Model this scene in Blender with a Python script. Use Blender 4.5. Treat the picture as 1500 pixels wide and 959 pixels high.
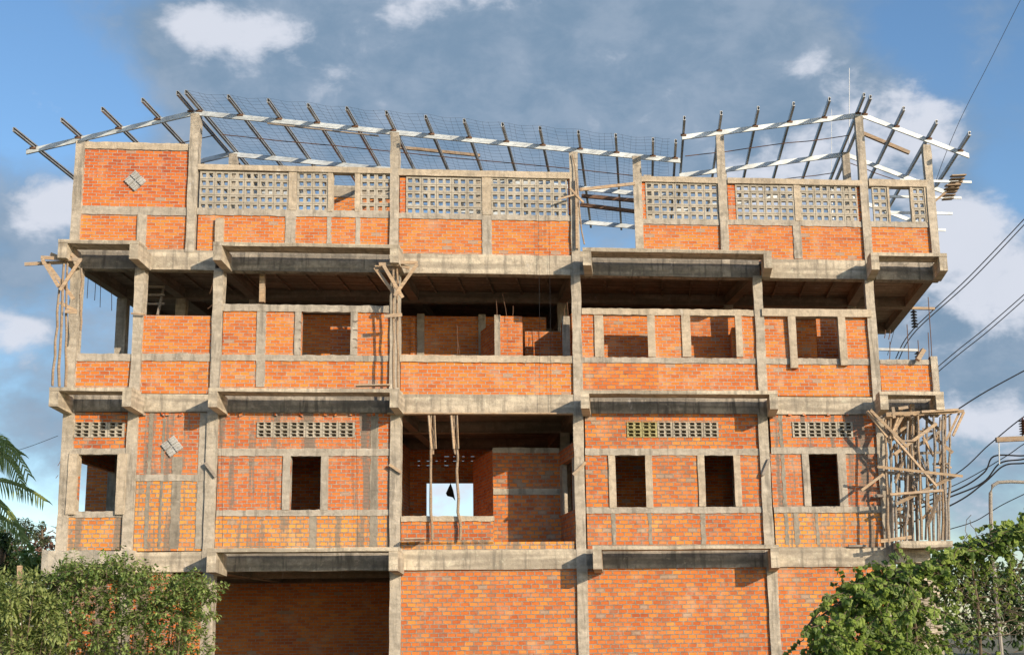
import bpy, math, random
from math import sin, cos, tan, radians, pi
from mathutils import Vector, Matrix
random.seed(7)
for o in list(bpy.data.objects): bpy.data.objects.remove(o)
scn = bpy.context.scene
C = scn.collection

# ------------------------------------------------------------------ camera
CAM = Vector((0, 0, 1.6)); FPX = 2010.3
PIT, ROLL = radians(12.817), radians(-0.7555)
AU, AW = radians(84.077), radians(5.280)
_F = Vector((0, cos(PIT), sin(PIT))); _U0 = Vector((0, -sin(PIT), cos(PIT))); _R0 = Vector((1, 0, 0))
_R = cos(ROLL)*_R0 + sin(ROLL)*_U0
_U = -sin(ROLL)*_R0 + cos(ROLL)*_U0
cd = bpy.data.cameras.new('camera'); cam = bpy.data.objects.new('camera', cd); C.objects.link(cam)
M = Matrix((( _R.x, _U.x, -_F.x, CAM.x), (_R.y, _U.y, -_F.y, CAM.y), (_R.z, _U.z, -_F.z, CAM.z), (0, 0, 0, 1)))
cam.matrix_world = M
cd.sensor_fit = 'HORIZONTAL'; cd.sensor_width = 36; cd.lens = 36*FPX/1500
cd.clip_start = 0.1; cd.clip_end = 5000
scn.camera = cam

# ------------------------------------------------------------------ light
scn.view_settings.view_transform = 'Standard'; scn.view_settings.look = 'None'
scn.view_settings.exposure = 0.05; scn.view_settings.gamma = 1
scn.view_settings.use_curve_mapping = False
SUNV = Vector((0.642, -0.722, 0.36)).normalized()      # towards the sun
sd = bpy.data.lights.new('sun', 'SUN'); so = bpy.data.objects.new('sun', sd); C.objects.link(so)
sd.energy = 4.9; sd.angle = radians(0.5); sd.color = (1.0, 0.83, 0.62)
so.rotation_euler = SUNV.to_track_quat('Z', 'Y').to_euler(); so.location = (30, -30, 40)
ELEV = math.asin(SUNV.z); AZ = math.atan2(SUNV.x, SUNV.y)

def rayd(x, y): return _F + _R*((x-750)/FPX) - _U*((y-479.5)/FPX)

world = bpy.data.worlds.new('World'); scn.world = world; world.use_nodes = True
nt = world.node_tree; N = nt.nodes; L = nt.links; N.clear()
def wn(t, **k):
    n = N.new(t)
    for a, b in k.items(): setattr(n, a, b)
    return n
out = wn('ShaderNodeOutputWorld'); bg = wn('ShaderNodeBackground'); L.new(bg.outputs[0], out.inputs[0])
bg.inputs[1].default_value = 0.115
sky = wn('ShaderNodeTexSky', sky_type='NISHITA'); sky.sun_disc = False
sky.sun_elevation = ELEV; sky.sun_rotation = AZ
sky.air_density = 1.0; sky.dust_density = 0.6; sky.ozone_density = 2.2
tc = wn('ShaderNodeTexCoord')
def wmath(op, a, b=None, c=None):
    n = wn('ShaderNodeMath', operation=op)
    for i, v in enumerate((a, b, c)):
        if v is None: continue
        if isinstance(v, (int, float)): n.inputs[i].default_value = v
        else: L.new(v, n.inputs[i])
    return n.outputs[0]
def wnoise(sc, det, rough=0.55, dist=0.0, off=(0, 0, 0)):
    mp = wn('ShaderNodeMapping'); mp.inputs['Location'].default_value = off
    mp.inputs['Scale'].default_value = (1, 1, 1.5); L.new(tc.outputs['Generated'], mp.inputs[0])
    n = wn('ShaderNodeTexNoise'); L.new(mp.outputs[0], n.inputs['Vector'])
    n.inputs['Scale'].default_value = sc; n.inputs['Detail'].default_value = det
    n.inputs['Roughness'].default_value = rough; n.inputs['Distortion'].default_value = dist
    return n.outputs['Fac']
n_big = wnoise(7, 6, 0.55, 0.3, (1.3, 0.2, 0.6)); n_fine = wnoise(24, 5, 0.6, 0.2, (3.1, 1.7, 0.4))
n_mix = wmath('ADD', wmath('MULTIPLY', n_big, 0.62), wmath('MULTIPLY', n_fine, 0.38))
def blob(px, py, rx, ry, amp):
    """soft elliptical bank of cloud around one direction of the sky"""
    d = rayd(px, py).normalized()
    sx = Vector((d.y, -d.x, 0)).normalized(); up = sx.cross(d)
    def dot(v):
        n = wn('ShaderNodeVectorMath', operation='DOT_PRODUCT'); L.new(tc.outputs['Generated'], n.inputs[0])
        n.inputs[1].default_value = v; return n.outputs['Value']
    a = wmath('POWER', wmath('DIVIDE', dot(sx), rx/FPX), 2)
    b = wmath('POWER', wmath('DIVIDE', dot(up), ry/FPX), 2)
    r2 = wmath('ADD', a, b)
    e = wmath('MULTIPLY', wmath('EXPONENT', wmath('MULTIPLY', r2, -1.0)), amp)
    f = wmath('GREATER_THAN', dot(d), 0.0)
    return wmath('MULTIPLY', e, f)
def total(bl):
    s = None
    for b in bl:
        v = blob(*b); s = v if s is None else wmath('ADD', s, v)
    return s
GREY = [(560, 60, 360, 150, 1.5), (950, 90, 300, 170, 1.4), (760, 250, 460, 120, .9), (110, 440, 260, 150, .75), (-20, 330, 120, 120, .5), (300, 200, 160, 120, .35), (60, 640, 260, 100, .6),
        (1430, 520, 200, 260, 1.1), (1230, 260, 200, 120, .6), (1460, 20, 70, 50, .4), (250, 60, 90, 60, .5), (20, 30, 60, 30, .3), (110, 150, 120, 80, -.9), (1380, 110, 60, 40, -.3), (1340, 40, 70, 50, -.6), (1490, 270, 60, 70, -.6)]
WHITE = [(295, 30, 100, 50, .9), (420, 70, 70, 40, .2), (70, 310, 60, 50, .75), (25, 490, 60, 45, 1.0), (1180, 240, 150, 60, 1.0), (1345, 170, 80, 50, .8),
         (1395, 330, 90, 70, .85), (1440, 420, 100, 80, .7), (1470, 620, 90, 45, 1.0), (1370, 590, 60, 60, .5), (-80, 430, 80, 60, .7), (1600, 200, 90, 60, .7), (700, -20, 200, 40, .2), (650, 760, 420, 70, .9)]
g = wmath('ADD', total(GREY), wmath('MULTIPLY', wmath('SUBTRACT', n_mix, 0.5), 2.4))
w_ = wmath('ADD', total(WHITE), wmath('MULTIPLY', wmath('SUBTRACT', n_mix, 0.5), 4.6))
def sm(v, a, b):
    n = wn('ShaderNodeMapRange', interpolation_type='SMOOTHSTEP'); L.new(v, n.inputs[0])
    n.inputs[1].default_value = a; n.inputs[2].default_value = b; return n.outputs[0]
gm = wmath('MULTIPLY', sm(g, 0.08, 1.0), 0.95); wm = wmath('MULTIPLY', sm(w_, 0.30, 0.95), 0.85)
def wmix(f, a, b):
    n = wn('ShaderNodeMix', data_type='RGBA'); L.new(f, n.inputs[0])
    for s, v in ((n.inputs[6], a), (n.inputs[7], b)):
        if isinstance(v, tuple): s.default_value = v
        else: L.new(v, s)
    return n.outputs[2]
hs = wn('ShaderNodeHueSaturation'); L.new(sky.outputs[0], hs.inputs['Color'])
hs.inputs['Saturation'].default_value = 1.12; hs.inputs['Value'].default_value = 1.5
GC = wmix(sm(n_fine, 0.3, 0.7), (1.75, 2.6, 3.65, 1), (2.6, 3.35, 4.35, 1))
c1 = wmix(gm, hs.outputs[0], GC)
c2 = wmix(wm, c1, (6.4, 6.65, 7.4, 1))
L.new(c2, bg.inputs[0])

# ------------------------------------------------------------------ coordinates of the building
g0 = rayd(852, 790); ORG = CAM + g0*(31.0/g0.y); ORG.z = 0
DU = Vector((sin(AU), cos(AU), 0)); DW = Vector((sin(AW), cos(AW), 0)); DZ = Vector((0, 0, 1))
def S(x, y, w=0.0):
    """photo pixel on the plane that lies w metres behind the column faces -> (u, z) in metres"""
    d = rayd(x, y); A = Matrix(((DU.x, 0, -d.x), (DU.y, 0, -d.y), (0, 1, -d.z)))
    s = A.inverted() @ (CAM - (ORG + w*DW)); return s[0], s[1]
def X(u, w, z): return u*DU + w*DW + z*DZ            # relative to ORG
def at(x, y, Y):
    d = rayd(x, y); return CAM + d*(Y/d.y)

# ------------------------------------------------------------------ materials
def mat(name):
    m = bpy.data.materials.new(name); m.use_nodes = True
    return m, m.node_tree.nodes, m.node_tree.links, m.node_tree.nodes['Principled BSDF']
class G:
    def __init__(s, name):
        s.m, s.N, s.L, s.b = mat(name)
        s.b.inputs['Roughness'].default_value = 0.9
        s.tc = s.N.new('ShaderNodeTexCoord')
    def lnk(s, v, sock):
        if isinstance(v, (int, float)): sock.default_value = v
        elif isinstance(v, tuple): sock.default_value = v if len(v) == 4 or len(v) == 3 and sock.type == 'VECTOR' else (*v, 1)
        else: s.L.new(v, sock)
    def mp(s, sc=(1, 1, 1), src='UV', loc=(0, 0, 0)):
        n = s.N.new('ShaderNodeMapping'); s.L.new(s.tc.outputs[src], n.inputs[0])
        n.inputs['Scale'].default_value = sc; n.inputs['Location'].default_value = loc; return n.outputs[0]
    def noise(s, sc, det=4, rough=.55, v=None, dist=0):
        n = s.N.new('ShaderNodeTexNoise'); s.L.new(v if v is not None else s.mp(), n.inputs['Vector'])
        n.inputs['Scale'].default_value = sc; n.inputs['Detail'].default_value = det
        n.inputs['Roughness'].default_value = rough; n.inputs['Distortion'].default_value = dist
        return n.outputs['Fac']
    def ma(s, op, a, b=0.0):
        n = s.N.new('ShaderNodeMath'); n.operation = op; s.lnk(a, n.inputs[0]); s.lnk(b, n.inputs[1]); return n.outputs[0]
    def sm(s, v, a, b, lo=0.0, hi=1.0):
        n = s.N.new('ShaderNodeMapRange'); n.interpolation_type = 'SMOOTHSTEP'; s.L.new(v, n.inputs[0])
        n.inputs[1].default_value = a; n.inputs[2].default_value = b; n.inputs[3].default_value = lo; n.inputs[4].default_value = hi
        return n.outputs[0]
    def mix(s, f, a, b, mode='MIX'):
        n = s.N.new('ShaderNodeMix'); n.data_type = 'RGBA'; n.blend_type = mode
        s.lnk(f, n.inputs[0]); s.lnk(a, n.inputs[6]); s.lnk(b, n.inputs[7]); return n.outputs[2]
    def ramp(s, v, stops, interp='LINEAR'):
        n = s.N.new('ShaderNodeValToRGB'); s.L.new(v, n.inputs[0]); e = n.color_ramp.elements; n.color_ramp.interpolation = interp
        e[0].position, e[0].color = stops[0][0], (*stops[0][1], 1); e[1].position, e[1].color = stops[-1][0], (*stops[-1][1], 1)
        for p, c in stops[1:-1]: q = e.new(p); q.color = (*c, 1)
        return n.outputs[0]
    def bump(s, h, st=.5, dist=.01):
        n = s.N.new('ShaderNodeBump'); s.L.new(h, n.inputs['Height']); n.inputs['Strength'].default_value = st
        n.inputs['Distance'].default_value = dist; s.L.new(n.outputs[0], s.b.inputs['Normal'])
    def rnd(s):
        n = s.N.new('ShaderNodeObjectInfo'); return n.outputs['Random']
    def done(s, col): s.lnk(col, s.b.inputs['Base Color']); return s.m

def concrete(name, light=(.50, .45, .37), dark=(.27, .24, .20), stain=.5, board=.35, streak=.3):
    g = G(name)
    a = g.noise(1.1, 6, .62); b = g.noise(9, 5, .65); c = g.noise(38, 3, .6)
    st = g.noise(1.0, 5, .6, g.mp((7, .7, 1)))
    col = g.mix(g.sm(g.ma('ADD', g.ma('MULTIPLY', a, .6), g.ma('MULTIPLY', b, .4)), .34, .66), dark, light)
    fr = g.N.new('ShaderNodeSeparateXYZ'); g.L.new(g.mp(), fr.inputs[0])
    # formwork boards: faint horizontal joints and tone changes every 0.15 m
    bv = g.noise(1.0, 1, .5, g.mp((.35, 6.6, 1)))
    col = g.mix(g.sm(bv, .42, .6, 0, board), col, tuple(x*.72 for x in dark))
    col = g.mix(g.sm(st, .50, .66, 0, streak), col, (.105, .095, .08))
    col = g.mix(g.sm(g.noise(2.3, 6, .7, g.mp((1, 1, 1), loc=(7, 3, 0))), .56, .72, 0, stain), col, (.13, .115, .095))
    col = g.mix(g.sm(g.noise(3.1, 6, .7, g.mp((1.5, .6, 1), loc=(17, 5, 0))), .60, .72, 0, .55), col, (.62, .59, .54))
    col = g.mix(g.sm(c, .6, .75, 0, .35), col, (.12, .11, .1))
    bl = g.noise(5.5, 6, .72, g.mp((1, 1, 1), loc=(2, 31, 0)))
    col = g.mix(g.sm(bl, .50, .64, 0, .42), col, tuple(x*.62 for x in dark)); col = g.mix(g.sm(bl, .44, .34, 0, .4), col, tuple(min(.7, x*1.18) for x in light))
    g.bump(g.ma('ADD', g.ma('MULTIPLY', b, .8), g.ma('ADD', g.ma('MULTIPLY', c, .5), bv)), .8, .03)
    return g.done(col)

def brick(name, bw=.205, rh=.0755, mort=.0085, mcol=(.50, .44, .37), pal=None, smear=.3, streak=0.0, scol=(.20, .17, .13), off=.5, dirt=.3, seed=0.0):
    g = G(name)
    pal = pal or [(0, (.36, .075, .02)), (.16, (.50, .12, .022)), (.5, (.66, .185, .028)), (.8, (.76, .26, .045)), (.955, (.82, .38, .11)), (.975, (.33, .27, .21)), (1, (.30, .25, .2))]
    wob = g.N.new('ShaderNodeTexNoise'); g.L.new(g.mp(loc=(seed, seed*2, 0)), wob.inputs['Vector']); wob.inputs['Scale'].default_value = 2.2; wob.inputs['Detail'].default_value = 3
    vm = g.N.new('ShaderNodeVectorMath'); vm.operation = 'MULTIPLY_ADD'; g.L.new(wob.outputs['Color'], vm.inputs[0])
    vm.inputs[1].default_value = (.05, .028, 0); g.L.new(g.mp(loc=(seed*3.7, seed*.0, 0)), vm.inputs[2])
    w2 = g.N.new('ShaderNodeTexNoise'); g.L.new(g.mp(), w2.inputs['Vector']); w2.inputs['Scale'].default_value = 17; w2.inputs['Detail'].default_value = 2
    vm2 = g.N.new('ShaderNodeVectorMath'); vm2.operation = 'MULTIPLY_ADD'; g.L.new(w2.outputs['Color'], vm2.inputs[0])
    vm2.inputs[1].default_value = (.010, .006, 0); g.L.new(vm.outputs[0], vm2.inputs[2])
    t = g.N.new('ShaderNodeTexBrick'); g.L.new(vm2.outputs[0], t.inputs['Vector'])
    t.inputs['Scale'].default_value = 1; t.inputs['Brick Width'].default_value = bw; t.inputs['Row Height'].default_value = rh
    t.inputs['Mortar Size'].default_value = mort; t.inputs['Mortar Smooth'].default_value = .25; t.offset = off
    t.inputs['Color1'].default_value = (0, 0, 0, 1); t.inputs['Color2'].default_value = (1, 1, 1, 1); t.inputs['Mortar'].default_value = (.5, .5, .5, 1)
    big = g.noise(.8, 4, .6, g.mp(loc=(seed*5, 2, 0))); fine = g.noise(30, 4, .65); mid = g.noise(3.6, 5, .65, g.mp(loc=(3, seed*7, 0)))
    v = g.ma('ADD', g.ma('MULTIPLY', t.outputs['Color'], .56), g.ma('ADD', g.ma('MULTIPLY', g.ma('SUBTRACT', big, .5), .95), .20))
    # keep the odd grey brick tied to the per-brick value alone
    bc = g.ramp(v, pal[:-2]); bc = g.mix(g.sm(t.outputs['Color'], .972, .98, 0, .8), bc, (.34, .28, .22))
    bc = g.mix(g.sm(fine, .35, .7, 0, .4), bc, (.42, .10, .03), 'MULTIPLY') if False else g.mix(g.sm(fine, .5, .72, 0, .35), bc, (.22, .06, .03))
    mc = g.mix(g.sm(g.noise(14, 4, .6), .35, .65), tuple(x*.62 for x in mcol), mcol)
    col = g.mix(t.outputs['Fac'], bc, mc)
    col = g.mix(g.sm(mid, .55, .74, 0, smear), col, tuple(x*.92 for x in mcol))
    col = g.mix(g.sm(g.noise(6, 5, .7, g.mp(loc=(11, seed, 0))), .6, .72, 0, dirt), col, (.10, .06, .04))
    pale = g.noise(1.7, 6, .68, g.mp((1, .8, 1), loc=(seed*2, 9, 0)))
    col = g.mix(g.sm(pale, .52, .70, 0, .42), col, (.60, .42, .28))
    soot = g.noise(.9, 6, .7, g.mp((1, 1.3, 1), loc=(seed*9, 4, 0)))
    col = g.mix(g.sm(soot, .55, .72, 0, .45), col, (.20, .10, .055))
    if streak:
        s1 = g.noise(1, 4, .62, g.mp((3.4, .22, 1), loc=(seed, 0, 0))); s2 = g.noise(9, 4, .6)
        col = g.mix(g.sm(g.ma('ADD', s1, g.ma('MULTIPLY', g.ma('SUBTRACT', s2, .5), .18)), .49, .60, 0, streak), col, scol)
    h = g.ma('ADD', g.ma('MULTIPLY', t.outputs['Fac'], -1.0), g.ma('ADD', g.ma('MULTIPLY', t.outputs['Color'], .35), g.ma('MULTIPLY', fine, .4)))
    g.bump(h, 1.0, .02)
    return g.done(col)

def wood(name, a=(.42, .30, .19), b=(.20, .145, .10)):
    g = G(name); r = g.rnd()
    n = g.noise(1, 5, .6, g.mp((3, 40, 40), 'Object')); n2 = g.noise(3, 4, .6, g.mp((1, 1, 1), 'Object'))
    col = g.mix(g.sm(n, .3, .7), b, a); col = g.mix(g.sm(n2, .45, .7, 0, .6), col, (.33, .29, .24))
    col = g.mix(g.sm(g.noise(9, 3, .6, g.mp((1, 1, 1), 'Object')), .6, .72, 0, .5), col, (.10, .075, .055))
    g.bump(n, .5, .01); return g.done(col)

def steel(name, c=(.62, .65, .66), met=.55, rough=.42):
    g = G(name); n = g.noise(3, 5, .6, g.mp((1, 1, 1), 'Object')); n2 = g.noise(25, 3, .6, g.mp((1, 1, 1), 'Object'))
    col = g.mix(g.sm(n, .35, .65), tuple(x*.7 for x in c), c); col = g.mix(g.sm(n2, .6, .72, 0, .3), col, (.35, .28, .22))
    g.b.inputs['Metallic'].default_value = met; g.b.inputs['Roughness'].default_value = rough
    return g.done(col)
def plain(name, c, rough=.7, met=0.0, var=.3):
    g = G(name); g.b.inputs['Roughness'].default_value = rough; g.b.inputs['Metallic'].default_value = met
    return g.done(g.mix(g.sm(g.noise(6, 4, .6, g.mp((1, 1, 1), 'Object')), .35, .65), tuple(x*(1-var) for x in c), c))
def leaf(name, a, b, tr=.25):
    g = G(name); g.b.inputs['Roughness'].default_value = .55
    vc = g.N.new('ShaderNodeVertexColor'); vc.layer_name = 'tone'
    col = g.mix(vc.outputs['Color'], a, b); g.done(col)
    t = g.N.new('ShaderNodeBsdfTranslucent'); g.lnk(g.mix(.5, col, (.20, .30, .03)), t.inputs[0])
    ms = g.N.new('ShaderNodeMixShader'); ms.inputs[0].default_value = tr
    g.L.new(g.b.outputs[0], ms.inputs[1]); g.L.new(t.outputs[0], ms.inputs[2])
    g.L.new(ms.outputs[0], g.N['Material Output'].inputs[0]); return g.m

M_col = concrete('column_concrete', (.56, .495, .40), (.34, .30, .24), .4, .25, .55)
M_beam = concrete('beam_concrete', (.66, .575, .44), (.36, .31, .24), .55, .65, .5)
M_band = concrete('mortar_band', (.49, .44, .365), (.32, .285, .235), .35, .05, .5)
M_plank = concrete('smooth_concrete', (.58, .49, .37), (.40, .335, .25), .3, .2, .3)
M_streak = concrete('stained_mortar', (.34, .30, .24), (.22, .195, .155), .5, .05, .5)
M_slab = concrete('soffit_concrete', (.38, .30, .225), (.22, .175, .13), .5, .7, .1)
M_block = concrete('block_concrete', (.50, .455, .375), (.34, .31, .255), .35, .0, .2)
M_blocky = concrete('yellow_block_concrete', (.44, .40, .20), (.30, .27, .13), .3, .0, .1)
B_top = brick('brick_upper', smear=.22, dirt=.25, seed=1.0)
B_topd = brick('brick_upper_red', pal=[(0, (.30, .05, .016)), (.2, (.46, .09, .018)), (.5, (.60, .14, .022)), (.85, (.73, .22, .035)), (.97, (.78, .32, .08)), (1, (0, 0, 0)), (1, (0, 0, 0))], smear=.35, dirt=.3, seed=3.0)
B_mid = brick('brick_middle', bw=.205, rh=.086, mort=.0095, smear=.5, dirt=.3, seed=5.0)
B_dirty = brick('brick_middle_sooty', bw=.2, rh=.086, smear=.35, dirt=.85, mcol=(.33, .28, .23), seed=8.0)
B_low = brick('brick_lower', rh=.084, mort=.0105, mcol=(.46, .40, .33), smear=.8, streak=.9, scol=(.19, .165, .135), dirt=.3, seed=2.0, pal=[(0, (.34, .07, .024)), (.2, (.48, .11, .026)), (.5, (.60, .16, .032)), (.85, (.68, .21, .045)), (.97, (.74, .32, .10)), (1, (0, 0, 0)), (1, (0, 0, 0))])
B_lowbig = brick('brick_lower_wide_joint', bw=.175, rh=.097, mort=.014, mcol=(.40, .34, .28), smear=.4, streak=.85, scol=(.21, .18, .14), dirt=.2, seed=4.0,
                 pal=[(0, (.46, .12, .025)), (.2, (.62, .19, .032)), (.5, (.75, .28, .045)), (.85, (.82, .37, .08)), (.97, (.80, .40, .13)), (1, (0, 0, 0)), (1, (0, 0, 0))])
B_right = brick('brick_lower_bright', pal=[(0, (.30, .055, .018)), (.16, (.46, .10, .02)), (.5, (.63, .17, .028)), (.8, (.75, .26, .045)), (.955, (.82, .38, .11)), (1, (0, 0, 0)), (1, (0, 0, 0))], bw=.195, rh=.094, mort=.0125, mcol=(.36, .30, .24), smear=.55, streak=.22, dirt=.4, seed=6.0)
B_in = brick('brick_inside', smear=.35, dirt=.25, mcol=(.46, .39, .32), seed=9.0)
M_wood = wood('weathered_timber'); M_wood2 = wood('pale_timber', (.55, .40, .25), (.30, .21, .14)); M_grey = wood('grey_timber', (.36, .31, .26), (.18, .155, .13))
M_steel = steel('galvanised_steel', (.56, .61, .63), .25, .55); M_purl = steel('purlin_steel', (.42, .43, .43), .4, .5)
M_rust = plain('rusty_bar', (.16, .085, .05), .8); M_wire = plain('black_cable', (.02, .02, .022), .5)
M_mesh = plain('mesh_wire', (.12, .125, .13), .5, .4)
M_white = plain('white_metal', (.75, .75, .73), .4, .2, .1); M_cloth = plain('dark_cloth', (.03, .032, .03), .95)
M_ins = plain('brown_porcelain', (.10, .04, .025), .25); M_insd = plain('dark_porcelain', (.03, .03, .035), .3)
M_pole = concrete('pole_concrete', (.42, .39, .34), (.30, .28, .25), .2, 0, .1)
M_bark = plain('bark', (.16, .12, .08), .9)
L_bush = leaf('bush_leaf', (.08, .15, .03), (.38, .48, .15), .35); L_vine = leaf('vine_leaf', (.055, .11, .014), (.28, .38, .06), .35)
L_palm = leaf('palm_leaf', (.11, .17, .035), (.45, .50, .18), .4); L_dark = leaf('dark_leaf', (.02, .045, .012), (.05, .09, .022), .15)
L_far = leaf('far_leaf', (.05, .07, .03), (.10, .12, .05), .1); L_red = leaf('dry_leaf', (.12, .06, .04), (.20, .11, .07), .1)

# ------------------------------------------------------------------ mesh builder
class MB:
    def __init__(s): s.v = []; s.f = []; s.uv = []; s.tone = []
    def face(s, pts, uv=None, tone=None):
        i = len(s.v); s.v += pts; s.f.append(tuple(range(i, i+len(pts))))
        s.uv += uv if uv else [(0, 0)]*len(pts)
        s.tone.append(tone if tone is not None else .5)
    def box(s, u0, u1, w0, w1, z0, z1, seg=0, jit=0.0, jd=None):
        """box in building coordinates; seg splits its long side and jit roughens the cast edges"""
        if u0 > u1: u0, u1 = u1, u0
        if z0 > z1: z0, z1 = z1, z0
        jd = jit if jd is None else jd
        lu, lz = u1-u0, z1-z0
        n = max(1, int(max(lu, lz)/seg)) if seg else 1
        rings = []
        hor = lu >= lz
        for k in range(n+1):
            t = k/n
            j = lambda a: random.uniform(-a, a) if a else 0
            if hor:
                u = u0+lu*t; q = [(u, w0+j(jd), z0+j(jit)), (u, w0+j(jd), z1+j(jit)), (u, w1, z1+j(jit)), (u, w1, z0+j(jit))]
            else:
                z = z0+lz*t; q = [(u0+j(jit), w0+j(jd), z), (u1+j(jit), w0+j(jd), z), (u1+j(jit), w1, z), (u0+j(jit), w1, z)]
            rings.append(q)
        def put(qs, ax):
            s.face([X(*q) for q in qs], [((q[0], q[2]) if ax == 'w' else (q[1]+3.3, q[2]) if ax == 'u' else (q[0], q[1]+1.7)) for q in qs])
        axs = ['w', 'z', 'w', 'z'] if hor else ['w', 'u', 'w', 'u']
        for a, b in zip(rings, rings[1:]):
            for i in range(4):
                k = (i+1) % 4
                put([a[i], a[k], b[k], b[i]], axs[i])
        put(rings[0][::-1], 'u' if hor else 'z'); put(rings[-1], 'u' if hor else 'z')
    def hexa(s, P8, rel=True):
        """eight corners in (u,w,z): front 4 ccw then back 4"""
        q = [X(*p) for p in P8] if rel else P8
        for idx in ((0, 1, 2, 3), (7, 6, 5, 4), (0, 4, 5, 1), (1, 5, 6, 2), (2, 6, 7, 3), (3, 7, 4, 0)):
            pts = [P8[i] for i in idx]
            du = max(p[0] for p in pts)-min(p[0] for p in pts); dw = max(p[1] for p in pts)-min(p[1] for p in pts)
            s.face([q[i] for i in idx], [((p[0] if du > dw*.4 else p[1]), p[2]) for p in pts])
    def tube(s, p, q, r, r2=None, n=6, wob=0.0, segs=1, cap=True):
        r2 = r if r2 is None else r2
        d = (q-p); L_ = d.length
        if L_ < 1e-6: return
        d = d/L_; a = d.orthogonal().normalized(); b = d.cross(a)
        rings = []
        for k in range(segs+1):
            t = k/segs; c = p+d*L_*t; rr = r+(r2-r)*t
            if wob and 0 < k < segs: c = c+a*random.uniform(-wob, wob)+b*random.uniform(-wob, wob); rr *= random.uniform(.88, 1.12)
            rings.append([c+(a*cos(2*pi*i/n)+b*sin(2*pi*i/n))*rr for i in range(n)])
        s.rings(rings, cap)
    def rings(s, rings, cap=True):
        n = len(rings[0])
        for A, B in zip(rings, rings[1:]):
            for i in range(n):
                k = (i+1) % n; s.face([A[i], A[k], B[k], B[i]], [(i*.1, 0), (i*.1+.1, 0), (i*.1+.1, 1), (i*.1, 1)])
        if cap: s.face(rings[0][::-1]); s.face(rings[-1])
    def path(s, pts, r, n=5, r2=None):
        r2 = r if r2 is None else r2; rings = []
        for i, p in enumerate(pts):
            d = (pts[min(i+1, len(pts)-1)]-pts[max(i-1, 0)]).normalized()
            ref = Vector((0, 0, 1)) if abs(d.z) < .95 else Vector((1, 0, 0))
            a = d.cross(ref).normalized(); b = d.cross(a); rr = r+(r2-r)*i/max(1, len(pts)-1)
            rings.append([p+(a*cos(2*pi*k/n)+b*sin(2*pi*k/n))*rr for k in range(n)])
        s.rings(rings)
    def bar(s, p, q, w, h, up=Vector((0, 0, 1)), tw=0.0):
        """rectangular stick from p to q, w across and h along 'up'"""
        d = (q-p).normalized(); a = d.cross(up)
        if a.length < .05: a = d.cross(Vector((0, 1, 0)))
        a.normalize(); b = a.cross(d)
        if tw: a, b = a*cos(tw)+b*sin(tw), b*cos(tw)-a*sin(tw)
        rg = [[c+a*(w/2*i)+b*(h/2*j) for i, j in ((-1, -1), (1, -1), (1, 1), (-1, 1))] for c in (p, q)]
        s.rings(rg)
    def build(s, name, m, parent=None, base=None, smooth=False):
        me = bpy.data.meshes.new(name)
        base = base if base is not None else Vector((0, 0, 0))
        me.from_pydata([tuple(p-base) for p in s.v], [], s.f)
        uvl = me.uv_layers.new(name='UVMap')
        for i, c in enumerate(s.uv): uvl.data[i].uv = c
        if any(t != .5 for t in s.tone):
            ca = me.color_attributes.new('tone', 'BYTE_COLOR', 'CORNER'); k = 0
            for f, t in zip(s.f, s.tone):
                for _ in f: ca.data[k].color = (t, t, t, 1); k += 1
        if smooth:
            me.polygons.foreach_set('use_smooth', [True]*len(me.polygons))
        me.materials.append(m); o = bpy.data.objects.new(name, me); C.objects.link(o)
        if parent: o.parent = parent
        else: o.location = base
        return o
def tag(o, label=None, cat=None, group=None, kind=None):
    for k, v in (('label', label), ('category', cat), ('group', group), ('kind', kind)):
        if v: o[k] = v
    return o
def empty(name, loc, label, cat, group=None):
    o = bpy.data.objects.new(name, None); C.objects.link(o); o.location = loc; o.empty_display_size = .3
    return tag(o, label, cat, group)

# ------------------------------------------------------------------ ground
mb = MB(); R_ = 2500
mb.face([Vector((-R_, -R_, 0)), Vector((R_, -R_, 0)), Vector((R_, R_, 0)), Vector((-R_, R_, 0))])
g = G('earth'); v = g.mp((1, 1, 1), 'Object')
g.bump(g.noise(3, 6, .6, v), .5, .05)
tag(mb.build('ground', g.done(g.mix(g.sm(g.noise(.5, 8, .6, v), .4, .6), (.10, .12, .045), (.24, .18, .12)))), kind='structure')

# ------------------------------------------------------------------ the building
Bd = empty('unfinished_building', ORG, 'four storey unfinished orange brick building with bare concrete frame and open steel roof', 'building')
def part(name, m, b, parent=None): return b.build(name, m, parent or Bd)
def rect(x0, y0, x1, y1, w=0.0):
    xm, ym = (x0+x1)/2, (y0+y1)/2
    return S(x0, ym, w)[0], S(x1, ym, w)[0], S(xm, y1, w)[1], S(xm, y0, w)[1]
def cbox(name, x0, y0, x1, y1, wf=.045, wb=.2, m=None, seg=.10, jit=.009, jd=.004, par=None):
    u0, u1, z0, z1 = rect(x0, y0, x1, y1); b = MB(); b.box(u0, u1, wf, wb, z0, z1, seg, jit, jd)
    return part(name, m or M_band, b, par)
ZL = {1: 3.58, 2: 7.03, 3: 10.35}
def column(x, y, z0, z1, wid=.225, w0=0.0, m=None, d=.24):
    u = S(x, y, w0)[0]; b = MB(); b.box(u-wid/2, u+wid/2, w0, w0+d, z0, z1, .3, .009, .006); part('column', m or M_col, b); return u
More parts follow.
